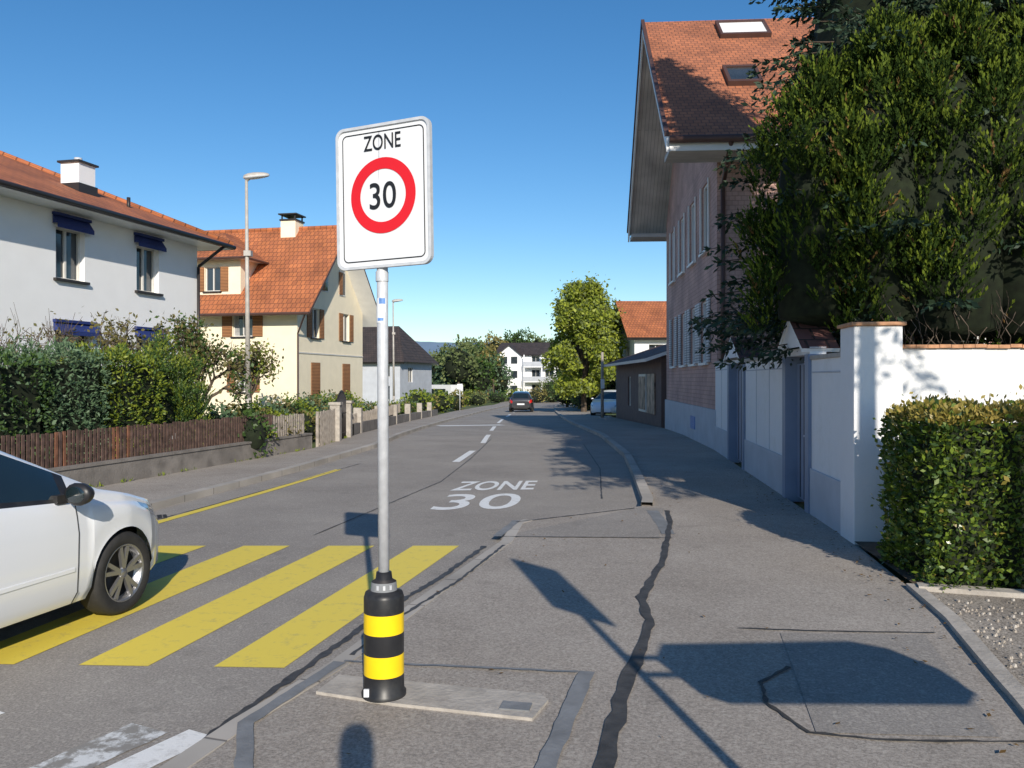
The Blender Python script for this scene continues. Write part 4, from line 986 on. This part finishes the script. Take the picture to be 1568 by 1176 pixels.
# ------------------------------------------------------------------ cars
def car(name,loc,heading,paintm,k=1.0):
    e=empty(name,loc,-heading); Lc=3.95
    zs=[(0,.78),(.05,.90),(.3,.96),(.9,.98),(2.0,.94),(2.9,.88),(3.3,.82),(3.6,.73),(3.8,.62),(3.9,.52),(3.95,.42)]
    ztp=[(0,.80),(.06,.99),(.35,1.36),(.7,1.45),(1.3,1.49),(1.8,1.47),(2.15,1.38),(2.98,.955),(3.3,.88),(3.6,.79),(3.8,.67),(3.9,.55),(3.95,.43)]
    wd=[(0,.62),(.06,.74),(.25,.82),(.7,.85),(2.5,.855),(3.2,.85),(3.55,.80),(3.78,.68),(3.9,.52),(3.95,.40)]
    zbb=[(0,.36),(.15,.24),(.4,.2),(3.5,.2),(3.8,.22),(3.95,.28)]
    ws=[.68,3.16]; Ra=.345
    ys=set(np.round(np.linspace(0,Lc,54),3))|{.02,.06,2.98,3.9,3.93,2.15,1.02,1.1,1.95,2.03}
    for w in ws:
        for a_ in np.linspace(0,math.pi,15): ys.add(round(w+Ra*math.cos(a_),3))
    ys=sorted(ys); secs=[]
    for y in ys:
        w=interp(wd,y);s=interp(zs,y);t=max(interp(ztp,y),s+.03);zb=interp(zbb,y); inar=False
        for wc in ws:
            if abs(y-wc)<Ra-1e-4: zb=max(zb,.30+math.sqrt(Ra*Ra-(y-wc)**2)); inar=True
        T=max(0,(t-s-.07))/.45; wg=w-.05
        wr=wg-.24*min(1,T)-.02
        fl=.018 if inar else 0
        sec=[(w-.06 if not inar else w+.005,zb),(w-.01+fl*.6,zb+.12*(s-zb)),(w+fl*.5,zb+.4*(s-zb)),(w+.004,zb+.7*(s-zb)),(w-.012,zb+.86*(s-zb)),(w-.03,s-.015),(wg,s+.005)]
        sec+=[(wg-.03*T+(-.0),s+.02+.02*T),(wg+(wr-wg)*.93,t-.07*min(1,T)-.012),(wr-.03,t-.03*min(1,T)-.005),(wr*.82,t+.0),(wr*.4,t+.012),(0,t+.016)]
        secs.append((y,sec))
    b=MB(); G=M['carglass']
    nP=len(secs[0][1])
    def P(i,j,sg): y,sec=secs[i]; x,z=sec[j]; return (sg*x,y-Lc/2,z)
    for i in range(len(secs)-1):
        ym=(secs[i][0]+secs[i+1][0])/2
        for j in range(nP-1):
            m=paintm
            if j==7:
                if (1.1<ym<1.95) or (2.03<ym<2.62) or (.42<ym<1.02): m=G
                elif .35<ym<2.7: m=M['black']
            if j==6 and .35<ym<2.7: m=M['black']
            if j in(9,10,11) and (2.17<ym<2.93): m=G
            if j in(10,11) and (.07<ym<.35): m=G
            if j in(3,4,5) and ym<.22: m=M['tail']
            if j in(4,5) and 3.40<ym<3.80: m=M['lens']
            if j==0 and (ym<.3): m=M['black']
            for sg in(-1,1):
                q=[P(i,j,sg),P(i+1,j,sg),P(i+1,j+1,sg),P(i,j+1,sg)]
                if sg<0:q=q[::-1]
                b.face(q,m,smooth=True)
    for i in(0,len(secs)-1):
        pts=[P(i,j,1) for j in range(nP)]+[P(i,j,-1) for j in range(nP-2,-1,-1)]
        b.face(pts if i==0 else pts[::-1],paintm)
    b.build('body',e)
    b=MB(); K=M['black']
    b.box(-.60,.60,.25-Lc/2,3.6-Lc/2,.18,.70,K)
    for yy in(1.06,2.72):
        i=min(range(len(secs)),key=lambda q:abs(secs[q][0]-yy))
        for sg in(-1,1):
            for j in range(0,6):
                p=P(i,j,sg);q=P(i,j+1,sg); b.tube((p[0]+sg*.001,p[1],p[2]),(q[0]+sg*.001,q[1],q[2]),.004,.004,K,n=5,cap=False)
    ia=[i for i in range(len(secs)) if 2.95<secs[i][0]<3.75]
    for sg in(-1,1):
        for i0,i1 in zip(ia[:-1],ia[1:]):
            p=P(i0,6,sg);q=P(i1,6,sg); b.tube((p[0]-sg*.02,p[1],p[2]+.010),(q[0]-sg*.02,q[1],q[2]+.010),.005,.005,K,n=5,cap=False)
    for sg in(-1,1):
        b.box(sg*.845-.02,sg*.845+.022,1.15-Lc/2,1.33-Lc/2,.79,.82,paintm); b.box(sg*.85-.006,sg*.85+.008,1.15-Lc/2,2.65-Lc/2,.43,.455,paintm)
        b.box(sg*.80-.02,sg*.80+.03,2.52-Lc/2,2.62-Lc/2,.90,.96,K)
    b.box(-.26,.26,-Lc/2-.012,-Lc/2+.02,.55,.66,M['signwhite']); b.box(-.5,.5,-Lc/2-.02,-Lc/2+.03,.30,.44,K)
    b.build('trim',e)
    for sg in(-1,1):
        b=MB(); c=Vector((sg*.955,2.56-Lc/2,.97)); rings=[]
        for t_ in np.linspace(0,math.pi,9):
            rr=math.sin(t_); rings.append([(c.x+.105*math.cos(a_)*max(rr,.02),c.y-.10*math.cos(t_)*(1 if t_>1.57 else .35),c.z+.078*math.sin(a_)*max(rr,.02)) for a_ in np.linspace(0,2*math.pi,15)[:-1]])
        for q,(A,B) in enumerate(zip(rings[:-1],rings[1:])):
            for i in range(14):
                j=(i+1)%14; b.face([A[i],A[j],B[j],B[i]],(G if q<2 else (paintm if (2<=i<=5 and q>4) else K)),smooth=True)
        b.build('mirror',e)
    for wc in ws:
        for sg in(-1,1):
            b=MB(); x0=sg*.845; y=wc-Lc/2; R=.305
            s=-sg
            b.lathe([(.20,s*.0+s*.015),(.215,0),(.27,-s*.008),(.295,s*.01),(R,s*.04),(R,s*.15),(.29,s*.19),(.2,s*.19)],(x0,y,R),M['tyre'],36,axis='x')
            b.lathe([(.212,s*.004),(.205,s*.0),(.192,s*.02),(.185,s*.07),(.02,s*.09)],(x0,y,R),[M['rim'],M['rim'],M['rim'],M['black']],36,axis='x')
            b.lathe([(.045,s*.01),(.04,0),(.001,-s*.002)],(x0+s*.012,y,R),M['rim'],20,axis='x')
            for q in range(5):
                for dq in(-.14,.14):
                    a0=q*2*math.pi/5+.3+dq*.35; a1=q*2*math.pi/5+.3+dq*1.35
                    p=Vector((x0+s*.022,y+.035*math.cos(a0),R+.035*math.sin(a0))); r2=Vector((x0+s*.018,y+.196*math.cos(a1),R+.196*math.sin(a1)))
                    d=(r2-p); nrm=Vector((1,0,0)); w_=d.cross(nrm).normalized()*.015
                    b.obox((p+r2)/2,d/2,w_,nrm*.012,M['rim'])
            b.build('wheel',e)
    e.scale=(k,k,k); return e
hd=math.radians(13.5)
def place_by_wheel(wx,wy,hd):
    lx,ly=.845,3.16-3.95/2; c,s=math.cos(hd),math.sin(hd)
    return (wx-(lx*c+ly*s),wy-(-lx*s+ly*c),0)
car('white_hatchback_car',place_by_wheel(-2.86,6.13,hd),hd,M['carwhite'])
car('dark_car',(.75,63,zg(63)+.0),math.radians(3),M['cardark'],1.04)
car('parked_white_car',(6.0,50.2,zg(50)),math.radians(200),M['carwhite'],1.05)
car('parked_car',(7.5,78,zg(78)),math.radians(170),M['carred'],1.0)
def van(loc,rz):
    vn=empty('camper_van',loc,rz); b=MB()
    prof=[(-2.6,.35),(2.1,.35),(2.7,.45),(2.75,.95),(2.2,1.25),(1.7,2.0),(1.4,2.45),(-2.6,2.45)]
    for s_ in(-1,1): b.face([(s_*1.0,y,z) for y,z in (prof if s_>0 else prof[::-1])],M['trimwhite'])
    for i in range(len(prof)):
        p,q=prof[i],prof[(i+1)%len(prof)]; b.face([(-1,p[0],p[1]),(1,p[0],p[1]),(1,q[0],q[1]),(-1,q[0],q[1])],M['carglass'] if i==4 else M['trimwhite'])
    for s_ in(-1,1):
        b.box(s_*1.0-.012,s_*1.0+.012,-2.6,2.3,.75,1.30,M['carred']); b.box(s_*1.0-.015,s_*1.0+.015,-1.8,.9,1.45,2.0,M['carglass'])
        for y in(-1.6,1.8): b.lathe([(.02,-.12),(.33,-.12),(.33,.12),(.02,.12)],(s_*.92,y,.33),M['tyre'],16,axis='x')
    b.build('body',vn)
van((-8.2,95,zg(95)),math.radians(50))
b=MB(); b.tube((4.85,44.5,zg(44)),(4.85,44.5,zg(44)+3.55),.09,.07,M['woodgrey'],n=10); b.box(4.75,4.95,44.35,44.4,zg(44)+1.6,zg(44)+2.1,M['signwhite']); b.build('wooden_post')
b=MB()
b.tube((-3.9,62,zg(62)),(-3.9,62,zg(62)+2.1),.03,.03,M['galv'],n=8); b.box(-4.1,-3.7,61.95,61.97,zg(62)+1.7,zg(62)+2.1,M['signwhite']); b.build('small_road_sign')

# ------------------------------------------------------------------ photographer (stands at the viewpoint; only the shadow shows)
me=bpy.data.meshes.new('photographer')
J={'pelvis':(0,-.30,1.0,.16),'waist':(0,-.30,1.18,.14),'chest':(0,-.30,1.42,.17),'neck':(0,-.29,1.60,.06),'head':(0,-.27,1.72,.085),'head2':(0,-.25,1.84,.095),'crown':(0,-.26,1.93,.06)}
for s_,n_ in((1,'r'),(-1,'l')):
    J.update({'sh'+n_:(.19*s_,-.30,1.53,.065),'el'+n_:(.30*s_,-.24,1.28,.048),'wr'+n_:(.12*s_,-.15,1.50,.032),'ha'+n_:(.08*s_,-.14,1.60,.035),
      'hip'+n_:(.10*s_,-.30,.92,.10),'kn'+n_:(.13*s_,-.29,.52,.065),'an'+n_:(.14*s_,-.32,.12,.045),'to'+n_:(.16*s_,-.14,.09,.04)})
ks=list(J); E_=[('pelvis','waist'),('waist','chest'),('chest','neck'),('neck','head'),('head','head2'),('head2','crown')]
for n_ in'rl': E_+=[('chest','sh'+n_),('sh'+n_,'el'+n_),('el'+n_,'wr'+n_),('wr'+n_,'ha'+n_),('pelvis','hip'+n_),('hip'+n_,'kn'+n_),('kn'+n_,'an'+n_),('an'+n_,'to'+n_)]
me.from_pydata([J[k_][:3] for k_ in ks],[(ks.index(a_),ks.index(c_)) for a_,c_ in E_],[])
po=bpy.data.objects.new('photographer',me); COL.objects.link(po); me.materials.append(M['cloth'])
sk=po.modifiers.new('skin','SKIN')
for i,k_ in enumerate(ks): me.skin_vertices[0].data[i].radius=(J[k_][3],J[k_][3]*.85)
me.skin_vertices[0].data[0].use_root=True
sb=po.modifiers.new('sub','SUBSURF'); sb.levels=2; sb.render_levels=2
po.location=(.06,.08,.03); po.scale=(1,1,1.08)

# ------------------------------------------------------------------ light, sky, camera
el=math.radians(25.5); az=math.radians(11)
ts=Vector((math.sin(az)*math.cos(el),-math.cos(az)*math.cos(el),math.sin(el)))
sd=bpy.data.lights.new('sun','SUN'); sd.energy=5.0; sd.angle=math.radians(.5); sd.color=(1,.92,.80)
so=bpy.data.objects.new('sun',sd); COL.objects.link(so); so.rotation_euler=ts.to_track_quat('Z','Y').to_euler(); so.location=(10,-20,30)
w=bpy.data.worlds.new('World'); S.world=w; w.use_nodes=True; nt=w.node_tree
sky=nt.nodes.new('ShaderNodeTexSky'); sky.sky_type='NISHITA'; sky.sun_disc=False; sky.sun_elevation=el; sky.sun_rotation=math.radians(169); sky.altitude=450; sky.air_density=1.0; sky.dust_density=.35; sky.ozone_density=2.8
hs=nt.nodes.new('ShaderNodeHueSaturation'); hs.inputs['Saturation'].default_value=1.27; hs.inputs['Value'].default_value=1.0
nt.links.new(sky.outputs[0],hs.inputs['Color']); nt.links.new(hs.outputs[0],nt.nodes['Background'].inputs[0]); nt.nodes['Background'].inputs[1].default_value=.13
S.view_settings.view_transform='Standard'; S.view_settings.look='None'; S.view_settings.exposure=0
cd=bpy.data.cameras.new('camera'); cd.sensor_width=17.3; cd.lens=14; cd.shift_y=-8/1568; cd.clip_end=6000; cd.clip_start=.02
co=bpy.data.objects.new('camera',cd); COL.objects.link(co); co.location=(0,0,1.74); co.rotation_euler=(math.radians(90),0,0); S.camera=co
